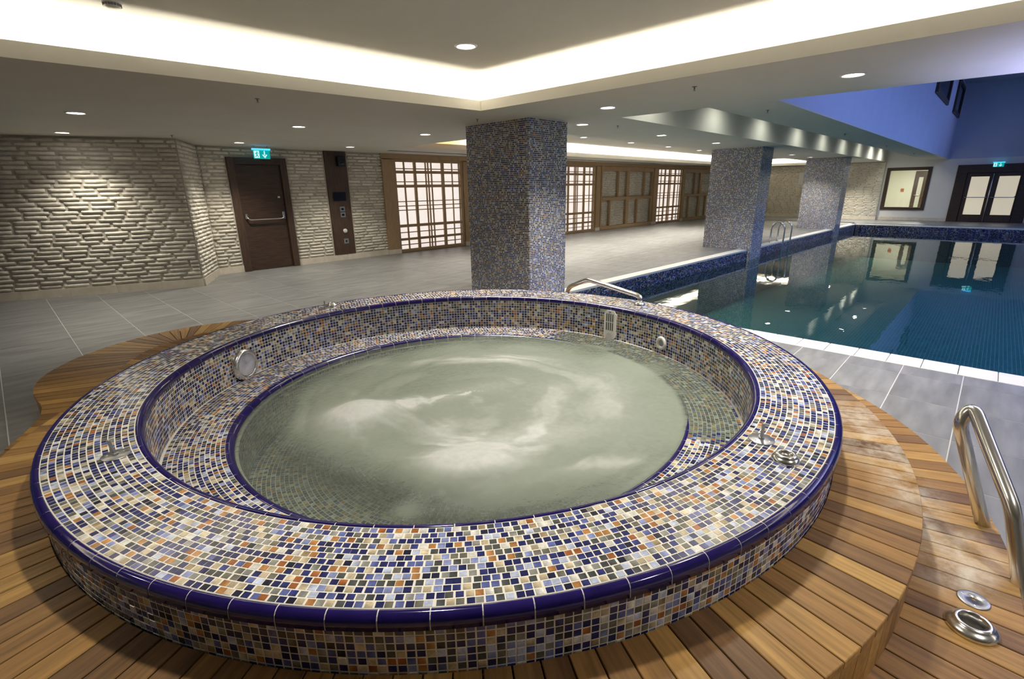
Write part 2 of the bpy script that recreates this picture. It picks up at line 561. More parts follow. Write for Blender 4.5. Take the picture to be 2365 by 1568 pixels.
def mosaic_mesh(name, P, U, V, N, w, h, proud=0.0012, mat=None, tint=None, cols=None, inset=0.0011):
    P = np.asarray(P, float); U = np.asarray(U, float); V = np.asarray(V, float); N = np.asarray(N, float)
    n = len(P)
    w = np.broadcast_to(np.asarray(w, float), (n,))[:, None] / 2
    h = np.broadcast_to(np.asarray(h, float), (n,))[:, None] / 2
    jit = RNG.normal(0, 0.00018, (n, 1))
    sg = [(-1, -1), (1, -1), (1, 1), (-1, 1)]
    vs = np.empty((n, 8, 3))
    for i, (a, b) in enumerate(sg):
        vs[:, i] = P + U * w * a + V * h * b - N * 0.0012
        vs[:, i + 4] = P + U * (w - inset) * a + V * (h - inset) * b + N * (proud + jit)
    base = (np.arange(n) * 8)[:, None]
    q = np.array([[4, 5, 6, 7], [0, 1, 5, 4], [1, 2, 6, 5], [2, 3, 7, 6], [3, 0, 4, 7]])
    F = (base[:, None, :] + q[None]).reshape(-1, 4)
    me = bpy.data.meshes.new(name)
    me.vertices.add(n * 8)
    me.vertices.foreach_set('co', vs.reshape(-1))
    nf = len(F)
    me.loops.add(nf * 4)
    me.loops.foreach_set('vertex_index', F.reshape(-1).astype(np.int32))
    me.polygons.add(nf)
    me.polygons.foreach_set('loop_start', (np.arange(nf) * 4).astype(np.int32))
    me.polygons.foreach_set('use_smooth', np.zeros(nf, bool))
    me.update(calc_edges=True)
    if cols is None:
        ci = RNG.choice(len(PALC), n, p=PALW)
        c = PALC[ci] * RNG.normal(1, 0.10, (n, 1)).clip(0.7, 1.35)
    else:
        c = np.asarray(cols)
    if tint is not None:
        c = c * np.array(tint)
    # glaze pooling: one edge of a tile is paler than the other
    d = RNG.normal(0, 0.16, (n, 2))
    C = np.ones((n, 8, 4))
    for i, (a, b) in enumerate(sg):
        f = (1 + d[:, 0] * a + d[:, 1] * b)[:, None].clip(0.55, 1.6)
        C[:, i, :3] = c * f
        C[:, i + 4, :3] = c * f
    at = me.color_attributes.new('Col', 'FLOAT_COLOR', 'POINT')
    at.data.foreach_set('color', C.reshape(-1).astype(np.float32))
    me.materials.append(mat or MAT['mosaic'])
    return me


# ------------------------------------------------------------------ setting: floor
CX, CY = 1.870, 2.2186
ZR, ZS, ZD, ZL = 0.565, 0.280, 0.380, 0.186
ZC = 2.38


def pool_left(x):          # plan line of the long pool edge
    return 4.50 + (x - 6.06) * (3.87 - 4.50) / (23.4 - 6.06)


fl = MB()
fl.box(-6, 0.3, -6, 11.6, -0.25, -0.0016)
fl.box(0.3, 3.45, -6, 0.75, -0.25, -0.0016)
fl.box(0.3, 3.45, 3.7, 11.6, -0.25, -0.0016)
fl.box(3.45, 5.30, -6, 11.6, -0.25, -0.0016)
fl.poly([(5.30, 4.60), (24.2, 4.05), (24.2, 11.6), (5.30, 11.6)], -0.25, -0.0016)
fl.box(24.2, 28.0, -6, 11.6, -0.25, -0.0016)
floor = fl.build('floor', MAT['grout_floor'])
tag(floor, 'grey streaked porcelain tile floor around the tub and pool', 'floor', kind='structure')


def tile_mesh(sx, sy):
    b = 0.0025
    vs = [(-sx / 2, -sy / 2, -0.006), (sx / 2, -sy / 2, -0.006), (sx / 2, sy / 2, -0.006), (-sx / 2, sy / 2, -0.006)]
    vs += [(-sx / 2 + b, -sy / 2 + b, 0), (sx / 2 - b, -sy / 2 + b, 0), (sx / 2 - b, sy / 2 - b, 0), (-sx / 2 + b, sy / 2 - b, 0)]
    fs = [(4, 5, 6, 7), (0, 1, 5, 4), (1, 2, 6, 5), (2, 3, 7, 6), (3, 0, 4, 7)]
    me = mesh('tile', vs, fs)
    me.materials.append(MAT['tile'])
    return me


def floor_limits(x):
    """far side of the floor at x"""
    if x < 2.37: return 9.68 + (2.37 - x) * 0.424
    if x < 2.93: return 9.68 + (x - 2.37) * 1.95
    if x < 6.8: return 10.80
    return 10.9 - 0.03 * (x - 6.8)


GAP = 0.003
cut_tiles = {}


def put_tile(x0, x1, y0, y1, parent=floor):
    key = (round(x1 - x0, 3), round(y1 - y0, 3))
    if key not in cut_tiles:
        cut_tiles[key] = tile_mesh(key[0] - GAP, key[1] - GAP)
    o = link('tile', cut_tiles[key], parent)
    o.location = ((x0 + x1) / 2, (y0 + y1) / 2, 0)
    return o


farP = MB()
xs = [0.37 + 0.59 * k for k in range(-4, 46)]
ys = [6.05 + 1.2 * k for k in range(-3, 5)]
count = 0
for i in range(len(xs) - 1):
    for j in range(len(ys) - 1):
        x0, x1, y0, y1 = xs[i], xs[i + 1], ys[j], ys[j + 1]
        if x0 > 24.0: continue
        lim = max(floor_limits(x0 + .01), floor_limits(x1))
        if y0 > lim: continue
        y1 = min(y1, lim + 0.02)
        if x1 > 5.3:
            pl = pool_left((x0 + x1) / 2) + 0.23
            if y1 < pl + 0.05: continue
            y0 = max(y0, pl)
        if y1 - y0 < 0.03: continue
        if (x0 - CX) ** 2 + (y0 - CY) ** 2 < 1.6 ** 2 and (x1 - CX) ** 2 + (y1 - CY) ** 2 < 2.0 ** 2: continue
        if x1 < 3.4 and y1 < 3.7 and x0 > 0.3: continue
        if x0 < 13.9:
            put_tile(x0, x1, y0, y1); count += 1
        else:
            b = 0.0025; g = GAP / 2
            farP.add([(x0 + g, y0 + g, -0.006), (x1 - g, y0 + g, -0.006), (x1 - g, y1 - g, -0.006), (x0 + g, y1 - g, -0.006),
                      (x0 + g + b, y0 + g + b, 0), (x1 - g - b, y0 + g + b, 0), (x1 - g - b, y1 - g - b, 0), (x0 + g + b, y1 - g - b, 0)],
                     [(4, 5, 6, 7), (0, 1, 5, 4), (1, 2, 6, 5), (2, 3, 7, 6), (3, 0, 4, 7)])
xs2 = [3.215 + 0.605 * k for k in range(-2, 3)] + [5.02, 5.28]
ys2 = [-0.07 + 0.395 * k for k in range(-7, 12)]
for i in range(len(xs2) - 1):
    for j in range(len(ys2) - 1):
        x0, x1, y0, y1 = xs2[i], xs2[i + 1], ys2[j], ys2[j + 1]
        if y1 > 4.3: continue
        if x1 < 3.45 and y1 > 0.7: continue
        put_tile(x0, x1, y0, y1); count += 1
# far apron beyond the pool
for x0 in (24.2, 24.8, 25.4, 26.0, 26.6, 27.2):
    for j in range(14):
        y0 = -6 + 1.2 * j
        farP.add([(x0 + .002, y0 + .002, 0), (x0 + .598, y0 + .002, 0), (x0 + .598, y0 + 1.198, 0), (x0 + .002, y0 + 1.198, 0)], [(0, 1, 2, 3)])
fo = farP.build('tiling', MAT['tile'], floor)
fo['kind'] = 'stuff'

# ------------------------------------------------------------------ setting: pool
PZ = -0.245            # water level


def uvbox(me):
    """planar UV in metres by face normal"""
    uv = me.uv_layers.new(name='UVMap')
    for p in me.polygons:
        n = p.normal
        for li in p.loop_indices:
            v = me.vertices[me.loops[li].vertex_index].co
            if abs(n.z) > 0.6: uv.data[li].uv = (v.x, v.y)
            elif abs(n.x) > abs(n.y): uv.data[li].uv = (v.y, v.z)
            else: uv.data[li].uv = (v.x, v.z)


pb = MB()
PX0, PX1 = 5.56, 23.42
yl0, yl1 = pool_left(PX0), pool_left(PX1)
DEEP = -1.25
pts = [(PX0, -6), (PX1, -6), (PX1, yl1), (PX0, yl0)]
v = [(x, y, -0.03) for x, y in pts] + [(x, y, DEEP) for x, y in pts]
pb.add(v, [(4, 5, 6, 7), (1, 0, 4, 5), (2, 1, 5, 6), (3, 2, 6, 7), (0, 3, 7, 4)])
basin = pb.build('pool_basin', MAT['pool_tile'])
uvbox(basin.data)
tag(basin, 'sunken swimming pool basin lined with teal mosaic', 'pool', kind='structure')


def pool_band(p0, p1, z0, z1, n, name):
    d = Vector((p1[0] - p0[0], p1[1] - p0[1], 0)); L = d.length; d.normalize()
    pt = 0.0245
    nu = int(L / pt); nv = int((z1 - z0) / pt)
    uu, vv = np.meshgrid((np.arange(nu) + .5) * pt, (np.arange(nv) + .5) * pt)
    uu = uu.ravel(); vv = vv.ravel()
    P = np.stack([p0[0] + d.x * uu + n[0] * .002, p0[1] + d.y * uu + n[1] * .002, z0 + vv], 1)
    m = len(P)
    ci = RNG.choice(len(PALC), m, p=PALW)
    me = mosaic_mesh(name, P, np.tile(tuple(d), (m, 1)), np.tile((0, 0, 1), (m, 1)), np.tile((*n, 0), (m, 1)), 0.0218, 0.0218,
                     cols=PALC[ci] * np.array([0.72, 0.8, 1.0]))
    o = link(name, me, basin)
    o['kind'] = 'stuff'
    o['label'] = 'blue and tan mosaic band above the waterline'


dl = Vector((PX1 - PX0, yl1 - yl0)).normalized()
nrm = (dl.y, -dl.x)
gb = MB()
gb.poly([(PX0, yl0), (PX1, yl1), (PX1, yl1 + .02), (PX0, yl0 + .02)], -0.5, -0.028)
gb.poly([(PX1, -6), (PX1 + .02, -6), (PX1 + .02, yl1), (PX1, yl1)], -0.5, -0.028)
gb.build('grout_band', MAT['tub_grout'], basin)
pool_band((PX0, yl0), (PX1, yl1), -0.50, -0.028, nrm, 'mosaic_band')
pool_band((PX1, -6.0), (PX1, yl1), -0.50, -0.028, (-1, 0), 'mosaic_band')

pw = MB()
pw.add([(PX0 - .02, -6, PZ), (PX1 + .01, -6, PZ), (PX1 + .01, yl1 + .01, PZ), (PX0 - .02, yl0 + .01, PZ)], [(0, 1, 2, 3)])
pwo = pw.build('pool_water', MAT['pool_water'])
tag(pwo, 'calm teal water of the large pool mirroring columns and lamps', 'water', kind='stuff')

# coping stones
copm = {}


def coping_piece(a, b, n, wd, zt=0.004):
    """stone from a to b along the pool edge, lying away from the pool by wd (n = outward)"""
    a = Vector((*a, 0)); b = Vector((*b, 0)); d = (b - a).normalized(); n = Vector((*n, 0))
    g = 0.0025
    p = [a + d * g, b - d * g, b - d * g + n * wd, a + d * g + n * wd]
    bv = 0.004
    q = [a + d * (g + bv) - n * 0, b - d * (g + bv), b - d * (g + bv) + n * (wd - bv), a + d * (g + bv) + n * (wd - bv)]
    vs = [(v.x, v.y, -0.028) for v in p] + [(v.x, v.y, zt - bv) for v in p] + [(v.x, v.y, zt) for v in q]
    fs = [(3, 2, 1, 0)] + [(i, (i + 1) % 4, 4 + (i + 1) % 4, 4 + i) for i in range(4)] + [(4 + i, 4 + (i + 1) % 4, 8 + (i + 1) % 4, 8 + i) for i in range(4)] + [(8, 9, 10, 11)]
    me = mesh('coping_stone', vs, fs)
    me.materials.append(MAT['coping'])
    return link('coping_stone', me, basin)


y = -2.71
while y < 4.45:
    y1 = min(y + 0.2435, 4.52)
    coping_piece((PX0, y1), (PX0, y), (-1, 0), 0.28)
    y = y1
on = (-nrm[0], -nrm[1])
# the long edge: stones run between the columns (their pool faces stand on the edge)
colspans = [(12.78, 13.62), (20.28, 21.12)]


def at_edge(x): return (x, pool_left(x))


x = PX0
while x < PX1 - .05:
    x1 = min(x + 0.60, PX1)
    for a, b in colspans:
        if x < a < x1: x1 = a
        if a - .001 <= x < b: x = b; x1 = min(x + 0.6, PX1)
    coping_piece(at_edge(x), at_edge(x1), on, 0.225)
    x = x1
y = 3.87
while y > -5.9:
    coping_piece((PX1, y - 0.6), (PX1, y), (1, 0), 0.24)
    y -= 0.6

# underwater drain grille and return fittings on the pool floor
gr = MB()
gr.lathe([(0.0, 0.012), (0.145, 0.012), (0.155, 0.006), (0.16, 0.0)], 24)
for k in range(-4, 5):
    gr.box(-0.12, 0.12, k * .027 - .004, k * .027 + .004, 0.0115, 0.016)
dro = gr.build('floor_drain', simple('pale_blue_plastic', (0.10, 0.32, 0.48), 0.5))
dro.location = (9.35, 1.72, DEEP)
tag(dro, 'round blue drain grille on the bottom of the pool', 'drain')

# ------------------------------------------------------------------ setting: walls
WALLH = ZC + 0.02


def brick_variants(n, L, H, D, mat):
    out = []
    rr = random.Random(5)
    for k in range(n):
        nx, nz = 4, 2
        vs = []
        fs = []
        # back ring is on the wall (y=0), front bulges to -D (outward is -y locally)
        idx = {}
        for i in range(nx + 1):
            for j in range(nz + 1):
                u = (i / nx - .5) * L
                v = (j / nz - .5) * H
                ex = 0.011 if i in (0, nx) else 0
                ez = 0.007 if j in (0, nz) else 0
                y = -D * (1 - 0.22 * ((i in (0, nx)) or (j in (0, nz)))) + rr.uniform(-.0035, .0035)
                idx[i, j] = len(vs)
                vs.append((u - math.copysign(ex, u) * (i in (0, nx)) + rr.uniform(-.004, .004), y, v - math.copysign(ez, v) * (j in (0, nz)) + rr.uniform(-.0035, .0035)))
        for i in range(nx):
            for j in range(nz):
                fs.append((idx[i, j], idx[i + 1, j], idx[i + 1, j + 1], idx[i, j + 1]))
        ring = [(i, 0) for i in range(nx + 1)] + [(nx, j) for j in range(1, nz + 1)] + [(i, nz) for i in range(nx - 1, -1, -1)] + [(0, j) for j in range(nz - 1, 0, -1)]
        b0 = len(vs)
        for (i, j) in ring:
            x, y, z = vs[idx[i, j]]
            vs.append(((i / nx - .5) * L, 0.004, (j / nz - .5) * H))
        m = len(ring)
        for q in range(m):
            a = idx[ring[q]]; b = idx[ring[(q + 1) % m]]
            fs.append((b, a, b0 + q, b0 + (q + 1) % m))
        me = mesh('brick', vs, fs, True)
        me.materials.append(mat)
        out.append(me)
    return out


BL, BH, BD, PITCH, ROW = 0.28, 0.048, 0.024, 0.325, 0.0655
BRICKS = brick_variants(9, BL, BH, BD, MAT['brick'])
BRICKS_FAR = brick_variants(4, BL, BH, BD, MAT['brick_far'])


def brick_wall(name, label, p0, p1, z0, z1, n, holes=(), as_objects=True, thick=0.14, slab=True, limit=300, parent=None, mat='mortar'):
    """wall whose face runs p0 -> p1; n is the outward (room side) normal; holes are (s0,s1,z0,z1) on the face"""
    p0 = Vector((*p0, 0)); p1 = Vector((*p1, 0)); n = Vector((*n, 0)).normalized()
    d = (p1 - p0); L = d.length; d.normalize()
    if parent is None:
        m = MB()
        if slab:
            a, b = p0, p1
            q = [a, b, b - n * thick, a - n * thick]
            area2 = sum(q[i].x * q[(i + 1) % 4].y - q[(i + 1) % 4].x * q[i].y for i in range(4))
            if area2 < 0: q = q[::-1]
            m.poly([(v.x, v.y) for v in q], 0.0, WALLH)
        wall = m.build(name, MAT[mat])
        tag(wall, label, 'wall', kind='structure')
    else:
        wall = parent
    # local frame: x = along wall so that -y is the room side
    ang = math.atan2(n.x, -n.y)
    dirx = Vector((math.cos(ang), math.sin(ang), 0))
    pieces = []
    row = 0
    z = z0 + ROW * 0.5
    while z + BH / 2 <= z1 + 0.01:
        s = -random.uniform(0, PITCH) if row % 2 else -random.uniform(0, PITCH * .6)
        while s < L:
            ln = PITCH * random.uniform(0.86, 1.12)
            a = max(s, 0.0); b = min(s + ln, L)
            segs = [(a, b)]
            for (h0, h1, g0, g1) in holes:
                if z + BH / 2 > g0 and z - BH / 2 < g1:
                    nx = []
                    for (u, v) in segs:
                        if v <= h0 or u >= h1: nx.append((u, v))
                        else:
                            if u < h0: nx.append((u, h0))
                            if v > h1: nx.append((h1, v))
                    segs = nx
            for (u, v) in segs:
                if v - u > 0.06: pieces.append((u, v, z + random.uniform(-.004, .004)))
            s += ln
        z += ROW
        row += 1
    random.shuffle(pieces)
    objs = pieces[:limit] if as_objects else []
    rest = pieces[limit:] if as_objects else pieces
    for (u, v, zz) in objs:
        o = link('brick', random.choice(BRICKS), wall)
        c = p0 + d * (u + v) / 2
        o.location = (c.x, c.y, zz)
        o.rotation_euler = (0, random.uniform(-.012, .012), ang)
        o.scale = ((v - u - 0.032) / BL, random.uniform(0.75, 1.25), random.uniform(.92, 1.08))
    if rest:
        far = MB()
        for (u, v, zz) in rest:
            me = random.choice(BRICKS_FAR if not as_objects else BRICKS)
            c = p0 + d * (u + v) / 2
            mx = Matrix.Translation((c.x, c.y, zz)) @ Matrix.Rotation(ang, 4, 'Z') @ Matrix.Diagonal(((v - u - 0.032) / BL, random.uniform(.75, 1.25), random.uniform(.92, 1.08), 1))
            far.add([tuple(q.co) for q in me.vertices], [tuple(f.vertices) for f in me.polygons], True, mx)
        o = far.build('brickwork', MAT['brick_far'] if not as_objects else MAT['brick'], wall)
        o['kind'] = 'stuff'
    return wall


def baseboard(name, p0, p1, n, h=0.13, label='beige travertine skirting'):
    p0 = Vector((*p0, 0)); p1 = Vector((*p1, 0)); n = Vector((*n, 0)).normalized()
    d = p1 - p0; L = d.length; d.normalize()
    root = empty(name)
    tag(root, label, 'baseboard', kind='structure')
    k = max(1, round(L / 0.6))
    for i in range(k):
        a = p0 + d * (L * i / k + 0.001); b = p0 + d * (L * (i + 1) / k - 0.001)
        q = [a + n * .026, b + n * .026, b - n * .01, a - n * .01]
        ar = sum(q[i].x * q[(i + 1) % 4].y - q[(i + 1) % 4].x * q[i].y for i in range(4))
        if ar < 0: q = q[::-1]
        MB().poly([(v.x, v.y) for v in q], 0.0, h).build('slab', MAT['travertine'], root)
    return root


nL = Vector((-1.06, -2.5)).normalized()
PL0 = (-1.0, 11.109); PL1 = (2.37, 9.68)
brick_wall('wall_left', 'cream brick wall angled across the far left, lit by a ceiling lamp', PL0, PL1, 0.135, ZC, nL)
baseboard('baseboard_left', PL0, PL1, nL, label='travertine skirting below the angled brick wall')
nR = Vector((1.09, -0.56)).normalized()
PR1 = (2.93, 10.80)
brick_wall('wall_return', 'narrow cream brick return beside the brown exit door', PL1, PR1, 0.135, ZC, nR)
baseboard('baseboard_return', PL1, PR1, nR, label='travertine skirting below the narrow brick return')
YB = 10.80
X0B = 2.93
brick_wall('wall_back', 'cream brick wall holding the brown exit door and the control panel', (X0B, YB), (6.86, YB), 0.135, ZC, (0, -1),
           holes=((3.40 - X0B, 4.52 - X0B, 0, 2.20), (5.36 - X0B, 5.90 - X0B, 0, 2.5)))
baseboard('baseboard_back', (2.93, YB), (3.40, YB), (0, -1), label='short travertine skirting left of the brown exit door')
baseboard('baseboard_back_2', (4.52, YB), (6.86, YB), (0, -1), label='travertine skirting below the control panel')

# lattice wall: own line, slightly turned
LA = math.atan2(-0.03, 1.0)
LO = Vector((6.8, 10.93, 0))
LD = Vector((math.cos(LA), math.sin(LA), 0)); LN = Vector((math.sin(LA), -math.cos(LA), 0))


def lat_pt(s, off=0.0):
    p = LO + LD * s + LN * off
    return (p.x, p.y)


lw = brick_wall('wall_lattice', 'cream brick wall behind the timber lattice bays', lat_pt(0), lat_pt(20.2), 0.12, 2.2, (LN.x, LN.y),
                holes=((0, 2.75, 0, 3), (6.4, 9.0, 0, 3), (12.5, 15.3, 0, 3), (18.3, 20.2, 0, 3)), as_objects=False)
# far walls
XF = 26.8
brick_wall('wall_alcove', 'shaded cream brick wall in the far alcove behind the third column', (XF + .6, 4.9), (XF + .6, 10.4), 0.12, ZC, (-1, 0), as_objects=False)
brick_wall('wall_pier', 'cream brick pier beside the inner window', (XF - .12, 3.72), (XF - .12, 5.0), 0.12, ZC, (-1, 0), as_objects=False, thick=0.6)
baseboard('baseboard_far', (XF - .12, 3.72), (XF - .12, 5.0), (-1, 0), label='travertine skirting below the brick pier')
baseboard('baseboard_alcove', (XF + .6, 5.0), (XF + .6, 10.4), (-1, 0), label='travertine skirting in the far alcove')
VTOP = 5.05
wf = MB()
T = 0.2
wf.box(XF, XF + T, 3.62, 3.72, 0, ZC)            # left of window
wf.box(XF, XF + T, 2.20, 3.62, 0, 0.44)          # below window
wf.box(XF, XF + T, 2.20, 3.62, 2.10, ZC)
wf.box(XF, XF + T, 1.36, 2.20, 0, ZC)
wf.box(XF, XF + T, 1.95, 3.9, ZC + .001, 3.12)
wf.box(XF, XF + T, -6, 1.36, 2.14, ZC)
wf.box(XF, XF + T, -6, -0.75, 0, 2.14)
wfo = wf.build('wall_far', MAT['white_paint'])
tag(wfo, 'white end wall with the inner window and the double door', 'wall', kind='structure')
baseboard('baseboard_far_2', (XF, 1.36), (XF, 3.7), (-1, 0), label='travertine skirting below the inner window')
vw = MB()
vw.box(XF, XF + T, -6, 1.9, ZC, VTOP)
vwo = vw.build('wall_end', MAT['blue_paint'])
tag(vwo, 'tall dusky end wall above the double door', 'wall', kind='structure')
# side walls out of view (close the room)
sw = MB()
sw.box(-6.2, -6, -6, 11.6, 0, 2.9)
sw.box(-6, 5.3, -6.2, -6, 0, 2.9)
swo = sw.build('wall_rear', MAT['white_paint'])
tag(swo, 'plain wall behind the viewer', 'wall', kind='structure')

# ------------------------------------------------------------------ setting: ceilings
NEARX = lambda y: 5.91 + (3.7 - y) * 0.0735      # edge of the soffit towards the pool
ce = MB()
TH = 0.02


def lipL(x): return 4.448 + 0.0801 * (4.163 - x)
def lipX(y): return 4.163 + 0.0168 * (4.448 - y)


def slot_y(x): return 3.70 + (x - 5.9) * 0.0022
def beam_y(x): return 2.60 - (x - 6.0) * 0.0105
def void_y(x): return 1.89 - (x - 6.1) * 0.0070


ce.poly([(-6, lipL(-6)), (4.163, 4.448), (4.163, 11.6), (-6, 11.6)], ZC, ZC + TH)
ce.poly([(4.163, 4.448), (lipX(-6), -6), (NEARX(-6), -6), (NEARX(1.89), 1.89), (NEARX(3.7), 3.70), (5.75, 5.42), (6.24, 5.42), (6.24, 11.6), (4.163, 11.6)], ZC, ZC + TH)
ce.poly([(NEARX(3.7), 3.7), (28, slot_y(28)), (28, 5.72), (6.24, 5.42), (5.75, 5.42)], ZC, ZC + TH)
ce.poly([(NEARX(1.89), 1.89), (28, void_y(28)), (28, beam_y(28)), (NEARX(2.6), 2.6)], ZC, ZC + TH)
ce.poly([(26.95, 5.70), (28, 5.72), (28, 9.0), (26.95, 9.0)], ZC, ZC + TH)
ce.poly([(6.24, 9.0), (28, 9.0), (28, 11.6), (6.24, 11.6)], ZC, ZC + TH)
ceo = ce.build('ceiling', MAT['ceiling'])
tag(ceo, 'low off-white soffit ceiling running around the recesses', 'ceiling', kind='structure')

# recess over the tub: lip, shelf, wall, upper ceiling
ZU = 2.70
SET = 0.34
rc = MB()
LT = 2.485
a = (-6, lipL(-6)); b = (4.163, 4.448); c = (lipX(-6), -6)
# lip uprights
rc.poly([a, b, (b[0] + .02, b[1] + .02), (a[0], a[1] + .02)], ZC + TH, LT)
rc.poly([b, c, (c[0] + .02, c[1]), (b[0] + .02, b[1] + .02)][::-1], ZC + TH, LT)
# upper wall
A = (-6, lipL(-6) + SET); B = (b[0] + SET, b[1] + SET); Cc = (c[0] + SET, -6)
rc.poly([A, B, (B[0] + .03, B[1] + .03), (A[0], A[1] + .03)], ZC + TH, ZU + .02)
rc.poly([B, Cc, (Cc[0] + .03, Cc[1]), (B[0] + .03, B[1] + .03)][::-1], ZC + TH, ZU + .02)
rco = rc.build('trim_1', MAT['ceiling'])
tag(rco, 'raised lip and lit upstand around the ceiling recess above the tub', 'trim', kind='structure')
uc = MB()
uc.poly([(-6, -6), (Cc[0] + .02, -6), (B[0] + .02, B[1] + .02), (-6, A[1] + .02)], ZU, ZU + .03)
uco = uc.build('ceiling_recess', MAT['ceiling'])
tag(uco, 'upper ceiling of the lit recess above the tub', 'ceiling', kind='structure')

# long recess by the lattice wall
lr = MB()
lr.box(6.24, 27.4, 9.0, 9.02, ZC + TH, 2.49)
lr.box(6.24, 27.4, 9.28, 9.31, ZC + TH, 2.69)
lr.poly([(6.21, 5.42), (6.24, 5.42), (6.24, 9.3), (6.21, 9.3)], ZC + TH, 2.69)
lr.box(27.4, 27.5, 5.6, 9.4, ZC + TH, 2.69)
lr.box(26.95, 26.97, 5.72, 9.0, ZC + TH, 2.49)
lr.poly([(6.24, 5.42), (28, 5.72), (28, 5.75), (6.24, 5.45)][::-1], ZC + TH, 2.69)
lro = lr.build('trim_2', MAT['ceiling'])
tag(lro, 'lip and upstands of the long ceiling recess beside the lattice wall', 'trim', kind='structure')
lc = MB()
lc.box(6.2, 28, 5.4, 9.4, 2.69, 2.72)
lco = lc.build('ceiling_recess_2', MAT['ceiling'])
tag(lco, 'upper ceiling of the long lit recess beside the lattice wall', 'ceiling', kind='structure')

# slot between soffit and beam, with grazing spots
sl = MB()
sl.poly([(NEARX(3.7), 3.70), (28, slot_y(28)), (28, slot_y(28) + .03), (NEARX(3.7), 3.73)], ZC + TH, 3.1)
sl.poly([(NEARX(2.6), 2.6), (28, beam_y(28)), (28, beam_y(28) - .03), (NEARX(2.6), 2.57)][::-1], ZC + TH, 3.1)
sl.poly([(NEARX(2.6) - .03, 2.57), (NEARX(2.6), 2.57), (NEARX(3.7), 3.73), (NEARX(3.7) - .03, 3.73)], ZC + TH, 3.1)
slo = sl.build('trim_3', MAT['ceiling'])
tag(slo, 'side faces of the raised slot running along the pool edge', 'trim', kind='structure')
st = MB()
st.poly([(5.8, 2.3), (28, 2.3), (28, 3.9), (5.8, 3.9)], 3.1, 3.13)
sto = st.build('ceiling_slot', MAT['ceiling'])
tag(sto, 'upper ceiling hidden inside the slot along the pool edge', 'ceiling', kind='structure')
# hall void
vo = MB()
vo.poly([(NEARX(1.89), 1.89), (28, void_y(28)), (28, void_y(28) + .05), (NEARX(1.89), 1.94)], ZC + TH, VTOP)
voo = vo.build('wall_hall', MAT['blue_paint'])
tag(voo, 'tall blue wall of the pool hall rising above the soffit beam', 'wall', kind='structure')
vn = MB()
vn.poly([(NEARX(-6) - .05, -6), (NEARX(-6), -6), (NEARX(1.89), 1.89), (NEARX(1.89) - .05, 1.94)], ZC + TH, VTOP)
vno = vn.build('wall_near', MAT['blue_paint'])
tag(vno, 'near upstand of the pool hall above the soffit', 'wall', kind='structure')
vc = MB()
vc.box(5.8, 27.2, -6, 2.0, VTOP, VTOP + .05)
vco = vc.build('ceiling_hall', MAT['blue_paint'])
tag(vco, 'high ceiling of the pool hall', 'ceiling', kind='structure')
#--SPLIT--
# ------------------------------------------------------------------ mosaic columns
CW, CDp, CH = 0.78, 1.19, 2.86     # x size, y size, height from -0.48 to 2.38


def column_mesh():
    pt = 0.0238
    P = []; U = []; V = []; N = []
    for (ox, oy, ux, uy, L) in ((0, 0, 0, 1, CDp), (CW, 0, 0, 1, CDp), (0, 0, 1, 0, CW), (0, CDp, 1, 0, CW)):
        nu = int(round(L / pt)); p2 = L / nu
        nv = int(CH / pt)
        uu, vv = np.meshgrid((np.arange(nu) + .5) * p2, (np.arange(nv) + .5) * pt)
        uu = uu.ravel(); vv = vv.ravel(); m = len(uu)
        n = (-1, 0, 0) if (ux == 0 and ox == 0) else (1, 0, 0) if ux == 0 else (0, -1, 0) if oy == 0 else (0, 1, 0)
        P.append(np.stack([ox + ux * uu - n[0] * .0003, oy + uy * uu - n[1] * .0003, -0.48 + vv], 1))
        U.append(np.tile((ux, uy, 0), (m, 1))); V.append(np.tile((0, 0, 1), (m, 1))); N.append(np.tile(n, (m, 1)))
    P, U, V, N = map(np.concatenate, (P, U, V, N))
    ci = RNG.choice(len(PALC), len(P), p=PALW)
    return mosaic_mesh('mosaic', P, U, V, N, 0.0206, 0.0206, cols=PALC[ci] * RNG.normal(1, .1, (len(P), 1)) * np.array([0.88, 0.97, 1.12]))


colm = column_mesh()
core = MB().box(0, CW, 0, CDp, -0.5, ZC + .01)
corem = mesh('column', core.v, core.f)
corem.materials.append(simple('column_grout', (0.78, 0.77, 0.74), .8))
for (x, y, lab) in ((4.945, 4.42, 'thick square mosaic column standing right behind the round tub'),
                    (12.82, 4.185, 'second mosaic column, at the pool edge beside the ladder'),
                    (20.3, 3.94, 'farthest mosaic column, on the pool edge near the inner window')):
    o = link('column', corem)
    o.location = (x, y, 0)
    tag(o, lab, 'column', 'square mosaic columns along the pool', 'structure')
    q = link('mosaic', colm, o)
    q['kind'] = 'stuff'

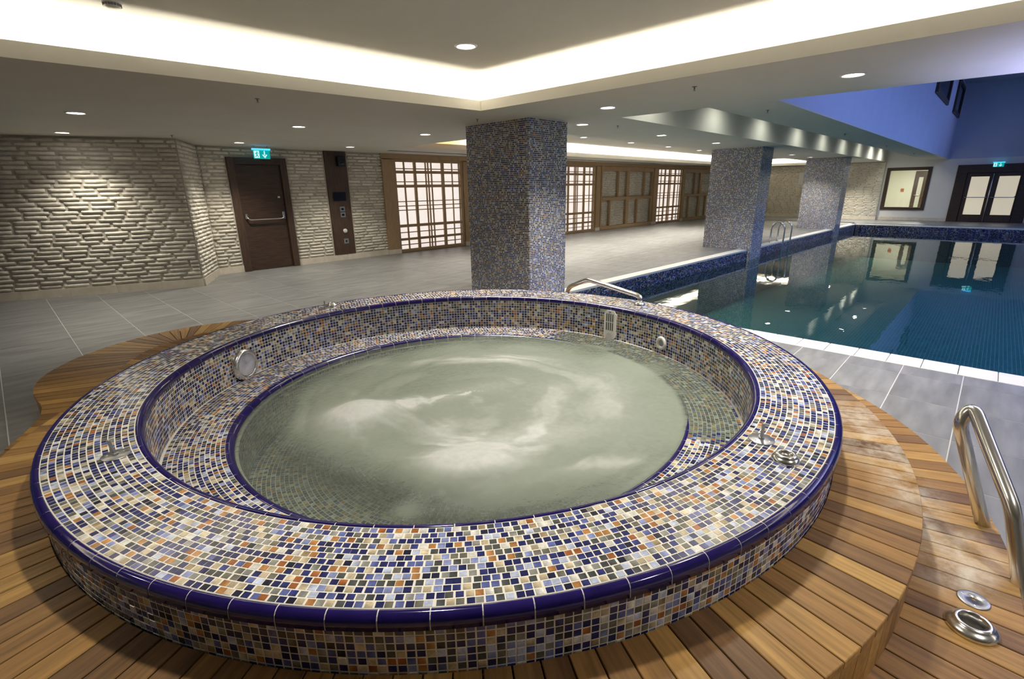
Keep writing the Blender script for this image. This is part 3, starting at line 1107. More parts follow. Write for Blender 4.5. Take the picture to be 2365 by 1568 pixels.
# ------------------------------------------------------------------ the round tub
tub = empty('hot_tub', (CX, CY, 0))
tag(tub, 'round raised whirlpool tub clad in blue, tan and white mosaic with cobalt edging', 'hot tub')
R1, R2, R3 = 1.945, 1.653, 1.345
RO, RI, RU = 1.962, 1.628, 1.305
e = 0.0016
shell = MB()
e = -0.0004
TP = [(1.9465, 0.5650), (1.951, 0.5672), (1.959, 0.5668), (1.967, 0.5630), (1.973, 0.5555), (1.9755, 0.546), (1.976, 0.5265)]
TI = [(1.6515, 0.5652), (1.645, 0.5672), (1.637, 0.5658), (1.629, 0.5600), (1.6235, 0.552), (1.6215, 0.543), (1.6215, 0.530)]
TB = [(1.3455, 0.2812), (1.338, 0.2825), (1.328, 0.2812), (1.318, 0.2750), (1.309, 0.263), (1.306, 0.248)]
g_ = .0012
shell.lathe([(RO - e, -0.1), (RO - e, 0.5245)] + [(r - g_, z - g_ * .7) for r, z in TP[::-1]] + [(R1 - .001, ZR - e), (R2 + .001, ZR - e)] + [(r + g_, z - g_ * .7) for r, z in TI]
            + [(RI + e, 0.5285), (RI + e, ZS - e), (R3 + .001, ZS - e)] + [(r + g_, z - g_ * .7) for r, z in TB] +
            [(RU + .001, 0.235), (RU - .012 + e, 0.234), (RU - .012 + e, -0.03 - e), (0.60, -0.03 - e), (0.59, -0.42), (0.0, -0.44)], 360, False)
shell.build('shell', MAT['tub_grout'], tub)

TS = 0.0222     # tile side


def ring_tiles(rows, pitch_t, kind):
    """rows: list of (radius, z); kind 'flat' (normal up), 'out', 'in'"""
    P = []; U = []; V = []; N = []
    for (r, z) in rows:
        n = int(round(2 * PI * r / pitch_t))
        th = (np.arange(n) + (random.random() if kind == 'flat' else 0.0)) * 2 * PI / n + RNG.normal(0, .0006 if kind == 'flat' else .00015, n)
        c, s = np.cos(th), np.sin(th); zz = np.zeros(n); o = np.ones(n)
        P.append(np.stack([r * c, r * s, z * o], 1))
        U.append(np.stack([-s, c, zz], 1))
        if kind == 'flat':
            V.append(np.stack([c, s, zz], 1)); N.append(np.stack([zz, zz, o], 1))
        else:
            sg = 1 if kind == 'out' else -1
            V.append(np.stack([zz, zz, o], 1)); N.append(np.stack([sg * c, sg * s, zz], 1))
    return map(np.concatenate, (P, U, V, N))


nrow = 13
prow = (R1 - R2) / nrow
sets = {
    'rim': (ring_tiles([(R2 + prow * (k + .5), ZR) for k in range(nrow)], 0.0247, 'flat'), prow - .0024),
    'out': (ring_tiles([(RO, 0.522 - .0232 * (k + .5)) for k in range(12)], 0.0247, 'out'), .0208),
    'in': (ring_tiles([(RI, 0.528 - .0228 * (k + .5)) for k in range(11)], 0.0247, 'in'), .0204),
    'bench': (ring_tiles([(R3 + .0225 * (k + .5), ZS) for k in range(12)], 0.0247, 'flat'), .0203),
    'under': (ring_tiles([(RU - .012, 0.23 - .0236 * (k + .5)) for k in range(11)], 0.0247, 'in'), .021),
    'seat': (ring_tiles([(0.61 + .0236 * (k + .5), -0.03) for k in range(29)], 0.0247, 'flat'), .021),
}
camp = Vector((0, 0, 1.53)) - Vector((CX, CY, 0))
tile_objs = []
for nm, (g, hh) in sets.items():
    P, U, V, N = g
    if nm in ('rim', 'out'):
        d = P - np.array(camp)
        dist = np.linalg.norm(d, axis=1)
        cosv = -(d * N).sum(1) / dist
        dep = d @ np.array(fw)
        px = 1131 * (d @ np.array(rt)) / dep
        py = -1131 * (d @ np.array(up)) / dep
        vis = (dep > 0.2) & (abs(px) < 1170) & (py < 770) & (cosv > 0)
        big = np.where(vis, cosv / dist ** 2, 0)
        take = np.argsort(-big)[:(180 if nm == 'rim' else 120)]
        take = take[big[take] > 0]
        keep = np.ones(len(P), bool); keep[take] = False
        tile_objs.append((nm, P[take], U[take], V[take], N[take], hh))
        P, U, V, N = P[keep], U[keep], V[keep], N[keep]
    me = mosaic_mesh('mosaic', P, U, V, N, TS, hh)
    o = link('mosaic', me, tub)
    o['kind'] = 'stuff'
# the tiles that show largest, one by one (24 shared meshes)
pals = []
for k in range(26):
    ci = RNG.choice(len(PALC), p=PALW)
    pals.append(PALC[ci])
for nm, P, U, V, N, hh in tile_objs:
    variants = [mosaic_mesh('mosaic_tile', [(0, 0, 0)], [(1, 0, 0)], [(0, 1, 0)], [(0, 0, 1)], TS, hh, cols=[c * RNG.normal(1, .08)]) for c in pals]
    for p, u, v, n in zip(P, U, V, N):
        o = link('mosaic_tile', variants[RNG.integers(len(variants))], tub)
        m = Matrix((Vector(u), Vector(v), Vector(n))).transposed().to_4x4()
        m.translation = Vector(p)
        o.matrix_local = m


def trim_ring(prof, n, gap, off=0.0):
    """short arcs of glazed edging, each its own object; prof = (radius, z)"""
    da = 2 * PI / n
    seg = 5
    vs = []
    for i in range(seg + 1):
        a = -da / 2 + gap / 2 + (da - gap) * i / seg
        for (r, z) in prof:
            vs.append((r * math.cos(a), r * math.sin(a), z))
    k = len(prof)
    fs = []
    for i in range(seg):
        for q in range(k - 1):
            fs.append((i * k + q, (i + 1) * k + q, (i + 1) * k + q + 1, i * k + q + 1))
    nb = len(vs)
    vs += vs[:k] + vs[seg * k:seg * k + k]
    fs.append(tuple(nb + q for q in range(k))[::-1]); fs.append(tuple(nb + k + q for q in range(k)))
    me = mesh('trim_tile', vs, fs)
    me.polygons.foreach_set('use_smooth', [True] * (len(me.polygons) - 2) + [False] * 2)
    me.materials.append(MAT['cobalt'])
    for i in range(n):
        o = link('trim_tile', me, tub)
        o.rotation_euler = (0, 0, i * da + off)


trim_ring([(1.9465, 0.5600), (1.9465, 0.5650), (1.951, 0.5672), (1.959, 0.5668), (1.967, 0.5630), (1.973, 0.5555), (1.9755, 0.546), (1.976, 0.5265), (1.962, 0.5255)], 98, 0.0016, R(-133.33 + 3.67 / 2))
trim_ring([(1.6515, 0.5600), (1.6515, 0.5652), (1.645, 0.5672), (1.637, 0.5658), (1.629, 0.5600), (1.6235, 0.552), (1.6215, 0.543), (1.6215, 0.530), (1.630, 0.529)], 85, 0.0018, R(160.29 + 2.1))
trim_ring([(1.3455, 0.2770), (1.3455, 0.2812), (1.338, 0.2825), (1.328, 0.2812), (1.318, 0.2750), (1.309, 0.263), (1.306, 0.248), (1.306, 0.236), (1.312, 0.236)], 69, 0.0022, R(160.27 + 2.6))

# water of the tub: surface with boils, foam density stored per vertex
nr, na = 150, 360
rr = np.linspace(0.0, 1.0, nr) ** 0.85 * 1.60
aa = np.arange(na) * 2 * PI / na
RRm, AAm = np.meshgrid(rr, aa, indexing='ij')
WX = RRm * np.cos(AAm); WY = RRm * np.sin(AAm)


def vnoise(x, y, seed):
    rs = np.random.default_rng(seed)
    g = rs.random((64, 64))
    xi = np.floor(x).astype(int); yi = np.floor(y).astype(int)
    fx = x - xi; fy = y - yi
    fx = fx * fx * (3 - 2 * fx); fy = fy * fy * (3 - 2 * fy)
    a = g[xi % 64, yi % 64]; b = g[(xi + 1) % 64, yi % 64]; c = g[xi % 64, (yi + 1) % 64]; d = g[(xi + 1) % 64, (yi + 1) % 64]
    return (a * (1 - fx) + b * fx) * (1 - fy) + (c * (1 - fx) + d * fx) * fy


def fbm(x, y, seed, o=5):
    s = 0; am = .5; t = 0
    for k in range(o):
        s = s + am * vnoise(x * 2 ** k + 7.3 * k, y * 2 ** k + 3.1 * k, seed + k); t += am; am *= .52
    return s / t


def gauss(x0, y0, sx, sy, ang=0):
    c, s = math.cos(ang), math.sin(ang)
    dx = WX - x0; dy = WY - y0
    u = dx * c + dy * s; v = -dx * s + dy * c
    return np.exp(-(u / sx) ** 2 - (v / sy) ** 2)


def sstep(a, b, x):
    t = np.clip((x - a) / (b - a), 0, 1)
    return t * t * (3 - 2 * t)


swirl = AAm + 1.1 * RRm                      # spiral coordinate
w1 = fbm(WX * 1.1 + 9, WY * 1.1 + 4, 3) - .5
w2 = fbm(WX * 1.1 + 2, WY * 1.1 + 15, 8) - .5
xs_ = WX + 0.55 * w1; ys_ = WY + 0.55 * w2
rad_ = np.hypot(xs_, ys_); ang_ = np.arctan2(ys_, xs_)
streak = fbm(rad_ * 5.5 + 20, (np.cos(ang_ + .6 * rad_) + 2) * 1.5 + (np.sin(ang_ + .6 * rad_) + 2) * 1.1, 21)
wisps = sstep(0.50, 0.74, streak)
clouds = sstep(0.42, 0.70, fbm(xs_ * 2.0 + 30, ys_ * 2.0 + 11, 40))
foam = 0.50 + 0.11 * wisps + 0.07 * clouds
# haze lies thicker towards the pool side, thin along the far and the left rim
foam += 0.10 * gauss(0.45, -0.25, 0.8, 0.8)
foam += 0.10 * gauss(0.15, -0.75, 0.7, 0.45)
foam += 0.12 * gauss(-0.55, -0.75, 0.55, 0.4)
foam -= 0.26 * sstep(0.85, 1.25, RRm) * sstep(-0.4, 0.5, np.cos(AAm - R(150)))
foam -= 0.24 * sstep(0.75, 1.2, RRm) * sstep(0.2, 0.9, np.cos(AAm - R(-150)))
foam -= 0.16 * gauss(-0.92, -0.42, 0.34, 0.55, R(30))
foam -= 0.22 * sstep(1.0, 1.3, RRm) * sstep(0.2, 0.8, np.cos(AAm - R(50)))
foam -= 0.08 * gauss(0.30, 0.55, .45, .2, R(-45))
# white wisps
foam += 0.16 * gauss(0.35, 0.62, 0.55, 0.07, R(-38)) * (0.4 + wisps)
foam += 0.17 * gauss(0.75, 0.22, 0.30, 0.12, R(-50)) * (0.4 + wisps)
foam += 0.22 * gauss(-0.75, -0.05, 0.10, 0.55, R(8)) * (0.3 + wisps)
foam += 0.20 * gauss(-0.25, -0.95, 0.6, 0.06, R(-45)) * (0.3 + wisps)
foam += 0.25 * gauss(-0.20, 0.15, 0.45, 0.10, R(-20)) * (.5 + wisps)
foam += 0.25 * gauss(-0.20, -0.62, 0.5, 0.10, R(-35)) * (.5 + wisps)
b1 = gauss(-0.60, 0.26, 0.21, 0.17, R(-35)); b2 = gauss(-0.59, -0.63, 0.25, 0.19, R(-40))
foam += 0.50 * b1 + 0.52 * b2
foam += 0.26 * gauss(-0.95, -0.70, 0.085, 0.07) + 0.18 * gauss(-0.36, -0.24, .12, .09)
foam = np.clip(foam, 0.12, 0.93)
over = sstep(1.30, 1.36, RRm)                # the film that washes over the bench
side = sstep(-0.1, 0.75, np.cos(AAm - R(-28)))
foam = foam * (1 - over) + over * (0.03 + 0.42 * sstep(.45, .7, fbm(xs_ * 3 + 5, ys_ * 3 + 8, 60))) * side * (1 - sstep(1.36, 1.60, RRm) * .6)
zw = 0.2690 + 0.0165 * np.cos(AAm - R(-28)) * np.clip(RRm / 1.35, 0, 1) ** 1.5
zw += 0.075 * b1 + 0.082 * b2 + 0.010 * gauss(-.95, -.70, .1, .08)
zw += (fbm(WX * 4 + 3, WY * 4 + 3, 90) - .5) * 0.022 * (1 - sstep(1.15, 1.33, RRm))
zw -= over * (1 - side) * 0.012
vs = np.stack([WX.ravel(), WY.ravel(), zw.ravel()], 1)
ii, jj = np.meshgrid(np.arange(nr - 1), np.arange(na), indexing='ij')
q = np.stack([ii * na + jj, (ii + 1) * na + jj, (ii + 1) * na + (jj + 1) % na, ii * na + (jj + 1) % na], -1).reshape(-1, 4)
wm = bpy.data.meshes.new('tub_water')
wm.vertices.add(len(vs)); wm.vertices.foreach_set('co', vs.reshape(-1))
wm.loops.add(len(q) * 4); wm.loops.foreach_set('vertex_index', q.reshape(-1).astype(np.int32))
wm.polygons.add(len(q)); wm.polygons.foreach_set('loop_start', (np.arange(len(q)) * 4).astype(np.int32))
wm.polygons.foreach_set('use_smooth', [True] * len(q))
wm.update(calc_edges=True)
at = wm.attributes.new('Foam', 'FLOAT', 'POINT')
at.data.foreach_set('value', foam.ravel().astype(np.float32))
wm.materials.append(MAT['tub_water'])
wo = link('tub_water', wm)
wo.location = (CX, CY, 0)
tag(wo, 'bubbling grey-green water with white foam swirls in the round tub', 'water', kind='stuff')

# ------------------------------------------------------------------ timber deck around the tub


def interp(tab, t):
    return float(np.interp(t, [a for a, _ in tab], [b for _, b in tab]))


def smooth_curve(tab, step=1.0):
    ts = np.arange(tab[0][0], tab[-1][0] + 1e-6, step)
    vsx = np.interp(ts, [a for a, _ in tab], [b for _, b in tab])
    k = np.ones(5) / 5
    pad = np.concatenate([[vsx[0]] * 2, vsx, [vsx[-1]] * 2])
    return list(zip(ts, np.convolve(pad, k, 'valid')))


UP = smooth_curve([(60, 2.252), (74, 2.262), (84, 2.52), (96, 2.66), (112, 2.655), (118, 2.64), (121, 2.56), (127, 2.445), (134, 2.315), (139, 2.262), (145, 2.252)])


def r_up(t):
    t = ((t + 180) % 360) - 180
    if UP[0][0] <= t <= UP[-1][0]:
        return interp(UP, t)
    return 2.252


def sector_mesh(name, r0, r1a, r1b, da, z0, z1, gap):
    """plank between two radii, its long axis along local x; bevelled upper edges"""
    b = 0.002
    g = gap / 2
    ca, sa = math.cos(da / 2), math.sin(da / 2)

    def pt(r, sgn, ins, rin):
        # point on side line at radius r, moved inwards by ins
        x = r * ca + rin; y = sgn * (r * sa - ins)
        return x, y
    base = [pt(r0, -1, g, 0), pt(r1a, -1, g, 0), pt(r1b, 1, g, 0), pt(r0, 1, g, 0)]
    top = [pt(r0, -1, g + b, b), pt(r1a, -1, g + b, -b), pt(r1b, 1, g + b, -b), pt(r0, 1, g + b, b)]
    vs = [(x, y, z0) for x, y in base] + [(x, y, z1 - b) for x, y in base] + [(x, y, z1) for x, y in top]
    fs = [(3, 2, 1, 0)] + [(i, (i + 1) % 4, 4 + (i + 1) % 4, 4 + i) for i in range(4)] + [(4 + i, 4 + (i + 1) % 4, 8 + (i + 1) % 4, 8 + i) for i in range(4)] + [(8, 9, 10, 11)]
    me = mesh(name, vs, fs)
    me.materials.append(MAT['teak'])
    return me


NP = 167
DA = 360 / NP
deck = empty('deck', (CX, CY, 0))
tag(deck, 'upper teak deck of radial planks hugging the mosaic tub', 'deck')
std = sector_mesh('plank', 1.966, 2.252, 2.252, R(DA), ZD - .024, ZD, 0.0042)
rb = sector_mesh('riser_board', 2.226, 2.249, 2.249, R(DA), ZL + .001, ZD - .0245, 0.0022)
bm_ = MB()
ring = []
for i in range(NP):
    t = (i + .5) * DA - 180 + 0.55
    ra, rb_ = r_up(t - DA / 2), r_up(t + DA / 2)
    if abs(ra - 2.252) < .002 and abs(rb_ - 2.252) < .002:
        m1, m2 = std, rb
    else:
        m1 = sector_mesh('plank', 1.966, ra, rb_, R(DA), ZD - .024, ZD, 0.0042)
        m2 = sector_mesh('riser_board', ra - .026, ra - .003, rb_ - .003, R(DA), ZL + .001, ZD - .0245, 0.0022)
    for nm, mm in (('plank', m1), ('riser_board', m2)):
        o = link(nm, mm, deck)
        o.rotation_euler = (0, 0, R(t))
    ring.append((t, ra))
# dark carcass under the planks
vs = []; fs = []
n = len(ring)
for (t, ra) in ring:
    c, s = math.cos(R(t)), math.sin(R(t))
    vs += [(1.968 * c, 1.968 * s, ZD - .026), ((ra - .05) * c, (ra - .05) * s, ZD - .026), ((ra - .05) * c, (ra - .05) * s, ZL)]
for i in range(n):
    j = (i + 1) % n
    fs += [(3 * i, 3 * i + 1, 3 * j + 1, 3 * j), (3 * i + 1, 3 * i + 2, 3 * j + 2, 3 * j + 1)]
me = mesh('carcass', vs, fs); me.materials.append(MAT['teak_dark'])
link('carcass', me, deck)

# lower tread with the lobed landing at the back left
low = empty('deck_step', (CX, CY, 0))
tag(low, 'lower teak step of radial planks with a rounded landing at the back', 'deck')
RLOW = 2.562
lowstd = sector_mesh('plank', 2.15, RLOW, RLOW, R(DA), ZL - .024, ZL, 0.0042)
lowrb = sector_mesh('riser_board', RLOW - .026, RLOW - .003, RLOW - .003, R(DA), 0.002, ZL - .0245, 0.0022)


def rl(t):    # slight swelling of the outer line towards the pool
    t = ((t + 180) % 360) - 180
    return RLOW + 0.028 * math.exp(-((t + 50) / 16) ** 2) - 0.018 * math.exp(-((t + 88) / 10) ** 2)


for i in range(NP):
    t = (i + .5) * DA - 180 + 0.9
    if 72 < t < 144: continue
    m = lowstd if abs(rl(t) - RLOW) < .002 else sector_mesh('plank', 2.15, rl(t - DA / 2), rl(t + DA / 2), R(DA), ZL - .024, ZL, 0.0042)
    o = link('plank', m, low); o.rotation_euler = (0, 0, R(t))
    o = link('riser_board', lowrb, low); o.rotation_euler = (0, 0, R(t))
OUT = [(144, 2.575), (140, 2.615), (137, 2.666), (134.5, 2.722), (131, 2.868), (128.8, 3.05), (127.3, 3.16), (123.9, 3.365), (120.5, 3.51), (116, 3.655), (110.6, 3.765),
       (106, 3.80), (101, 3.785), (95.7, 3.67), (90.4, 3.495), (86, 3.25), (82, 2.95), (78, 2.72), (74, 2.585), (72, 2.565)]
PHI = [(72, 72), (78, 66), (82, 58), (90, 48), (94, 54), (98.5, 66), (102.5, 86), (105, 100), (107, 111), (112.5, 130), (116, 145), (119, 154), (122, 160), (124, 162), (127, 158), (131, 153), (137, 147), (144, 144)]
LEN = [(72, .45), (90, .62), (107, .62), (111, .72), (116, .95), (121, 1.15), (127, 1.0), (131, .75), (137, .5), (144, .42)]
to = np.array([a for a, _ in OUT])[::-1]; ro = np.array([b for _, b in OUT])[::-1]
tt = np.linspace(72, 144, 720)
rrr = np.interp(tt, to, ro)
kk = np.ones(25) / 25
rrr = np.convolve(np.concatenate([np.full(12, rrr[0]), rrr, np.full(12, rrr[-1])]), kk, 'valid')
ox = rrr * np.cos(np.radians(tt)); oy = rrr * np.sin(np.radians(tt))
sl_ = np.concatenate([[0], np.cumsum(np.hypot(np.diff(ox), np.diff(oy)))])
npk = int(round(sl_[-1] / 0.100))
ts = np.interp(np.linspace(0, sl_[-1], npk + 1), sl_, tt)


def lobe_pt(t):
    return Vector((float(np.interp(t, tt, ox)), float(np.interp(t, tt, oy))))


def lobe_dir(t):
    f = R(float(np.interp(t, [a for a, _ in PHI], [b for _, b in PHI])))
    return Vector((math.cos(f), math.sin(f)))


hull = []
for i in range(npk):
    t0, t1 = ts[i], ts[i + 1]
    a, b = lobe_pt(t0), lobe_pt(t1)
    mid = lobe_pt((t0 + t1) / 2)
    ldv = lobe_dir((t0 + t1) / 2); ang = math.atan2(ldv.y, ldv.x)
    L0 = interp(LEN, t0); L1 = interp(LEN, t1)
    a2 = a - lobe_dir(t0) * L0; b2 = b - lobe_dir(t1) * L1
    rot = Matrix.Rotation(-ang, 2)
    loc = [rot @ (p - mid) for p in (a2, a, b, b2)]
    # outer arc gets a midpoint so the outline stays round
    g = 0.0032
    ys_sign = 1 if loc[2].y > loc[1].y else -1
    poly = [Vector((loc[0].x, loc[0].y + ys_sign * g)), Vector((loc[1].x, loc[1].y + ys_sign * g)), Vector((0, 0)), Vector((loc[2].x, loc[2].y - ys_sign * g)), Vector((loc[3].x, loc[3].y - ys_sign * g))]
    if ys_sign < 0: poly = poly[::-1]
    m = MB().poly(poly, ZL - .024, ZL)
    o = m.build('plank', MAT['teak'], low)
    o.location = (mid.x, mid.y, 0); o.rotation_euler = (0, 0, ang)
    ins = [lobe_pt(t0) - lobe_dir(t0) * .02, lobe_pt(t1) - lobe_dir(t1) * .02]
    li = [rot @ (p - mid) for p in ins]
    pr = [li[0], Vector((loc[1].x - .003, loc[1].y + ys_sign * .001)), Vector((loc[2].x - .003, loc[2].y - ys_sign * .001)), li[1]]
    if ys_sign < 0: pr = pr[::-1]
    o = MB().poly(pr, 0.002, ZL - .0245).build('riser_board', MAT['teak'], low)
    o.location = (mid.x, mid.y, 0); o.rotation_euler = (0, 0, ang)
    hull.append(lobe_pt(t0) - lobe_dir(t0) * .04)
# carcass of the step
vs = []; fs = []
N2 = 180
for i in range(N2):
    t = -180 + 360 * i / N2
    rr_ = float(np.interp(t, tt, rrr)) - .05 if 72 < t < 144 else rl(t) - .05
    c, s = math.cos(R(t)), math.sin(R(t))
    vs += [(2.0 * c, 2.0 * s, ZL - .026), (rr_ * c, rr_ * s, ZL - .026), (rr_ * c, rr_ * s, 0.0)]
for i in range(N2):
    j = (i + 1) % N2
    fs += [(3 * i, 3 * i + 1, 3 * j + 1, 3 * j), (3 * i + 1, 3 * i + 2, 3 * j + 2, 3 * j + 1)]
me = mesh('carcass', vs, fs); me.materials.append(MAT['teak_dark'])
link('carcass', me, low)

# ------------------------------------------------------------------ fittings on and in the tub


def pol(th, r, z):
    return (CX + r * math.cos(R(th)), CY + r * math.sin(R(th)), z)


def stud_plate(loc, label, lean=(0, 0), stud=True, k=1.0):
    root = empty('anchor_plate', loc)
    tag(root, label, 'anchor plate', 'threaded anchor plates on the tub rim')
    d = MB().lathe([(0.0, 0.003), (0.046 * k, 0.003), (0.048 * k, 0.0015), (0.048 * k, 0.0)], 28)
    for q in range(3):
        a = 2 * PI * q / 3 + .5
        d.lathe([(0.0, .0042), (.005, .0042), (.006, .003)], 10, mx=Matrix.Translation((.031 * k * math.cos(a), .031 * k * math.sin(a), 0)))
    d.build('disc', MAT['steel_dull'], root)
    MB().lathe([(0.011, 0.003), (0.011, 0.010), (0.0075, 0.011), (0.0, 0.011)], 6, False).build('nut', MAT['steel_dull'], root)
    s = MB()
    n = 16
    prof = []
    for q in range(n):
        z = 0.006 + q * 0.004
        prof += [(0.0058, z), (0.0066, z + .002)]
    prof += [(0.0, prof[-1][1])]
    s.lathe(prof, 10)
    o = s.build('stud', MAT['steel_dull'], root)
    o.rotation_euler = (lean[0], lean[1], 0)
    return root


ZT = ZR + 0.0015
stud_plate(pol(177.83, 1.727, ZT), 'anchor plate with a leaning threaded stud, on the camera-left rim of the tub', (R(-4), R(-9)))
stud_plate(pol(-88.05, 1.722, ZT), 'anchor plate with threaded stud beside the open steel collar on the rim', (0, R(2)))
stud_plate(pol(90.6, 1.80, ZT), 'small anchor plate with stud on the far rim below the brown exit door', (0, 0))


def collar(loc, label, ro, ri, h, tilt=(0, 0), group='steel collars for the handrail feet'):
    root = empty('collar', loc)
    root.rotation_euler = (tilt[0], tilt[1], 0)
    tag(root, label, 'collar', group)
    m = MB()
    prof = [(ri - .004, 0.0), (ri - .004, h * .95), (ri, h), (ri + .005, h * .985), (ri + .009, h * .80), (ri + (ro - ri) * .45, h * .70), (ri + (ro - ri) * .62, h * .62),
            (ri + (ro - ri) * .80, h * .50), (ro - .002, h * .38), (ro, h * .25), (ro, 0.0)]
    m.lathe(prof, 40)
    m.build('ring', MAT['steel'], root)
    s = MB()
    s.lathe([(0.0, 0.0012), (ri, 0.0012)], 24)
    s.build('socket', simple('dark_socket', (0.02, 0.017, 0.012), .6), root)
    return root


collar(pol(-91.44, 1.837, ZT), 'open stepped steel collar on the mosaic rim near the front right', 0.047, 0.028, 0.028)
collar(pol(87.65, 1.862, ZT), 'open steel collar on the far rim below the control panel', 0.047, 0.027, 0.028)
collar((1.8575, -0.1966, ZL + .001), 'large open steel collar on the lower teak step', 0.066, 0.040, 0.030)
root = empty('cover_plate', (2.006, -0.197, ZL + .0005))
tag(root, 'flat round steel plate with three screws on the lower teak step', 'plate')
m = MB().lathe([(0.0075, 0.0), (0.0075, .0045), (0.040, .0045), (0.0435, 0.003), (0.044, 0.0)], 36)
m.build('disc', MAT['steel_dull'], root)
for q in range(3):
    a = 2 * PI * q / 3 + 1.2
    o = MB().lathe([(0.0, .0058), (.003, .0056), (.0042, .0045)], 10).build('screw', MAT['steel_dull'], root)
    o.location = (.031 * math.cos(a), .031 * math.sin(a), 0)

# handrails
rail = MB()
pts = bend([(2.554, -0.275, 0.0), (2.525, -0.055, 0.61), (2.555, -0.085, 0.672), (2.268, -0.245, 0.429), (2.188, -0.331, 0.118), (2.168, -0.352, 0.0)], 0.045, 7)
rail.tube(pts, 0.0245, 20)
ro_ = empty('handrail', (2.36, -0.25, 0))
tag(ro_, 'bent steel handrail standing loose on the floor by the lower step', 'handrail')
o = rail.build('rail', MAT['steel'], ro_)
o.location = (-2.36, 0.25, 0)
rail = MB()
pts = bend([(3.705, 2.055, ZR + .01), (3.715, 2.050, 0.635), (3.785, 2.655, 0.705), (3.83, 2.90, 0.595), (3.86, 3.00, ZD)], 0.05, 7)
rail.tube(pts, 0.0215, 18)
ro_ = empty('handrail', (3.705, 2.055, ZT))
tag(ro_, 'bent steel handrail rising from a collar on the far rim by the pool', 'handrail')
o = rail.build('rail', MAT['steel'], ro_)
o.location = (-3.705, -2.055, -ZT)
m = MB().lathe([(0.020, 0.024), (0.026, 0.027), (0.034, 0.02), (0.046, 0.013), (0.048, 0.0)], 32)
m.build('collar', MAT['steel'], ro_)

# lamp set in the inner wall
def wall_frame(th, r, z):
    """matrix whose z axis points from the wall to the tub axis, y up"""
    a = R(th)
    zz = Vector((-math.cos(a), -math.sin(a), 0)); yy = Vector((0, 0, 1)); xx = yy.cross(zz)
    m = Matrix((xx, yy, zz)).transposed().to_4x4()
    m.translation = Vector(pol(th, r, z))
    return m


root = empty('underwater_lamp')
root.matrix_world = wall_frame(121.5, RI - .001, 0.383)
tag(root, 'round steel lamp with ribbed glass on the inner wall of the tub', 'lamp')
MB().lathe([(0.112, 0.0), (0.112, 0.018), (0.107, 0.030), (0.096, 0.037), (0.084, 0.040), (0.080, 0.036), (0.078, 0.028)], 48).build('bezel', MAT['steel'], root)
gm = MB()
n = 22
for k in range(n):
    x0 = -0.078 + 0.156 * k / n; x1 = -0.078 + 0.156 * (k + 1) / n
    ym = (x0 + x1) / 2; hw = math.sqrt(max(.078 ** 2 - ym ** 2, 1e-6))
    gm.add([(-hw, x0, .030), (hw, x0, .030), (hw, ym, .0335), (-hw, ym, .0335), (hw, x1, .030), (-hw, x1, .030)], [(0, 1, 2, 3), (3, 2, 4, 5)])
gm.build('lens', noisy('ribbed_glass', (0.33, 0.34, 0.42), (0.60, 0.61, 0.66), 12, 0.12, coat=.5), root)

root = empty('skimmer_grille')
root.matrix_world = wall_frame(-0.7, RI - .001, 0.402)
tag(root, 'upright white slotted inlet cover on the inner wall of the tub', 'grille')
W2, H2 = 0.0585, 0.128
out = [(-W2, -H2 + .03), (-W2 + .022, -H2), (W2 - .022, -H2), (W2, -H2 + .03), (W2, H2 - .03), (W2 - .022, H2), (-W2 + .022, H2), (-W2, H2 - .03)]
MB().poly(out, 0, 0.016).build('cover', MAT['white_plastic'], root)
for k in range(4):
    x = -0.030 + 0.020 * k
    for (y0, y1) in ((-0.045, 0.024), (0.032, 0.100)):
        o = MB().box(x - .0042, x + .0042, y0, y1, 0.0155, 0.0172).build('slot', MAT['black'], root)
m = MB()
for q in range(3):
    m.lathe([(0.008 + .008 * q, .0165), (0.010 + .008 * q, .0185), (0.012 + .008 * q, .0165)], 20, mx=Matrix.Translation((0, -0.085, 0)))
m.build('boss', MAT['white_plastic'], root)
m = MB().lathe([(0, .0163), (.008, .019), (.010, .016)], 12, mx=Matrix.Translation((0, .114, 0)))
m.build('screw', MAT['steel_dull'], root)

root = empty('jet_nozzle')
root.matrix_world = wall_frame(-19.7, RI - .001, 0.372)
tag(root, 'round white jet ring on the inner wall facing the swirl', 'nozzle')
MB().lathe([(0.053, 0.0), (0.053, 0.010), (0.048, 0.019), (0.040, 0.022), (0.031, 0.018), (0.027, 0.008)], 36).build('ring', MAT['white_plastic'], root)
MB().lathe([(0.027, 0.008), (0.024, 0.004), (0.0, 0.004)], 24).build('throat', MAT['grey_plastic'], root)

# ------------------------------------------------------------------ ladder at the pool
root = empty('pool_ladder', (15.0, 4.33, 0))
tag(root, 'steel pool ladder with two arched rails at the long pool edge', 'ladder')
for xx in (14.72, 15.28):
    yf = pool_left(xx) + 0.14
    pts = [(xx - 15, yf - 4.33, 0.0)]
    pts.append((xx - 15, yf - 4.33, 0.30))
    rad = 0.165
    for k in range(0, 13):
        a = PI - PI * k / 12
        pts.append((xx - 15, yf - 4.33 - rad - rad * math.cos(a), 0.36 + rad * 1.15 * math.sin(a)))
    pts.append((xx - 15, yf - 4.33 - 2 * rad, 0.1))
    pts.append((xx - 15, yf - 4.33 - 2 * rad + .05, -1.0))
    MB().tube(pts, 0.0215, 14).build('rail', MAT['steel'], root)
    o = MB().lathe([(0.022, .02), (0.035, .018), (0.045, .008), (0.046, 0.004)], 20).build('foot_collar', MAT['steel'], root)
    o.location = (xx - 15, yf - 4.33, 0)
for z in (-0.33, -0.60, -0.87):
    MB().box(-.28, .28, -.30, -.22, z - .012, z + .012, .004).build('rung', MAT['steel'], root)
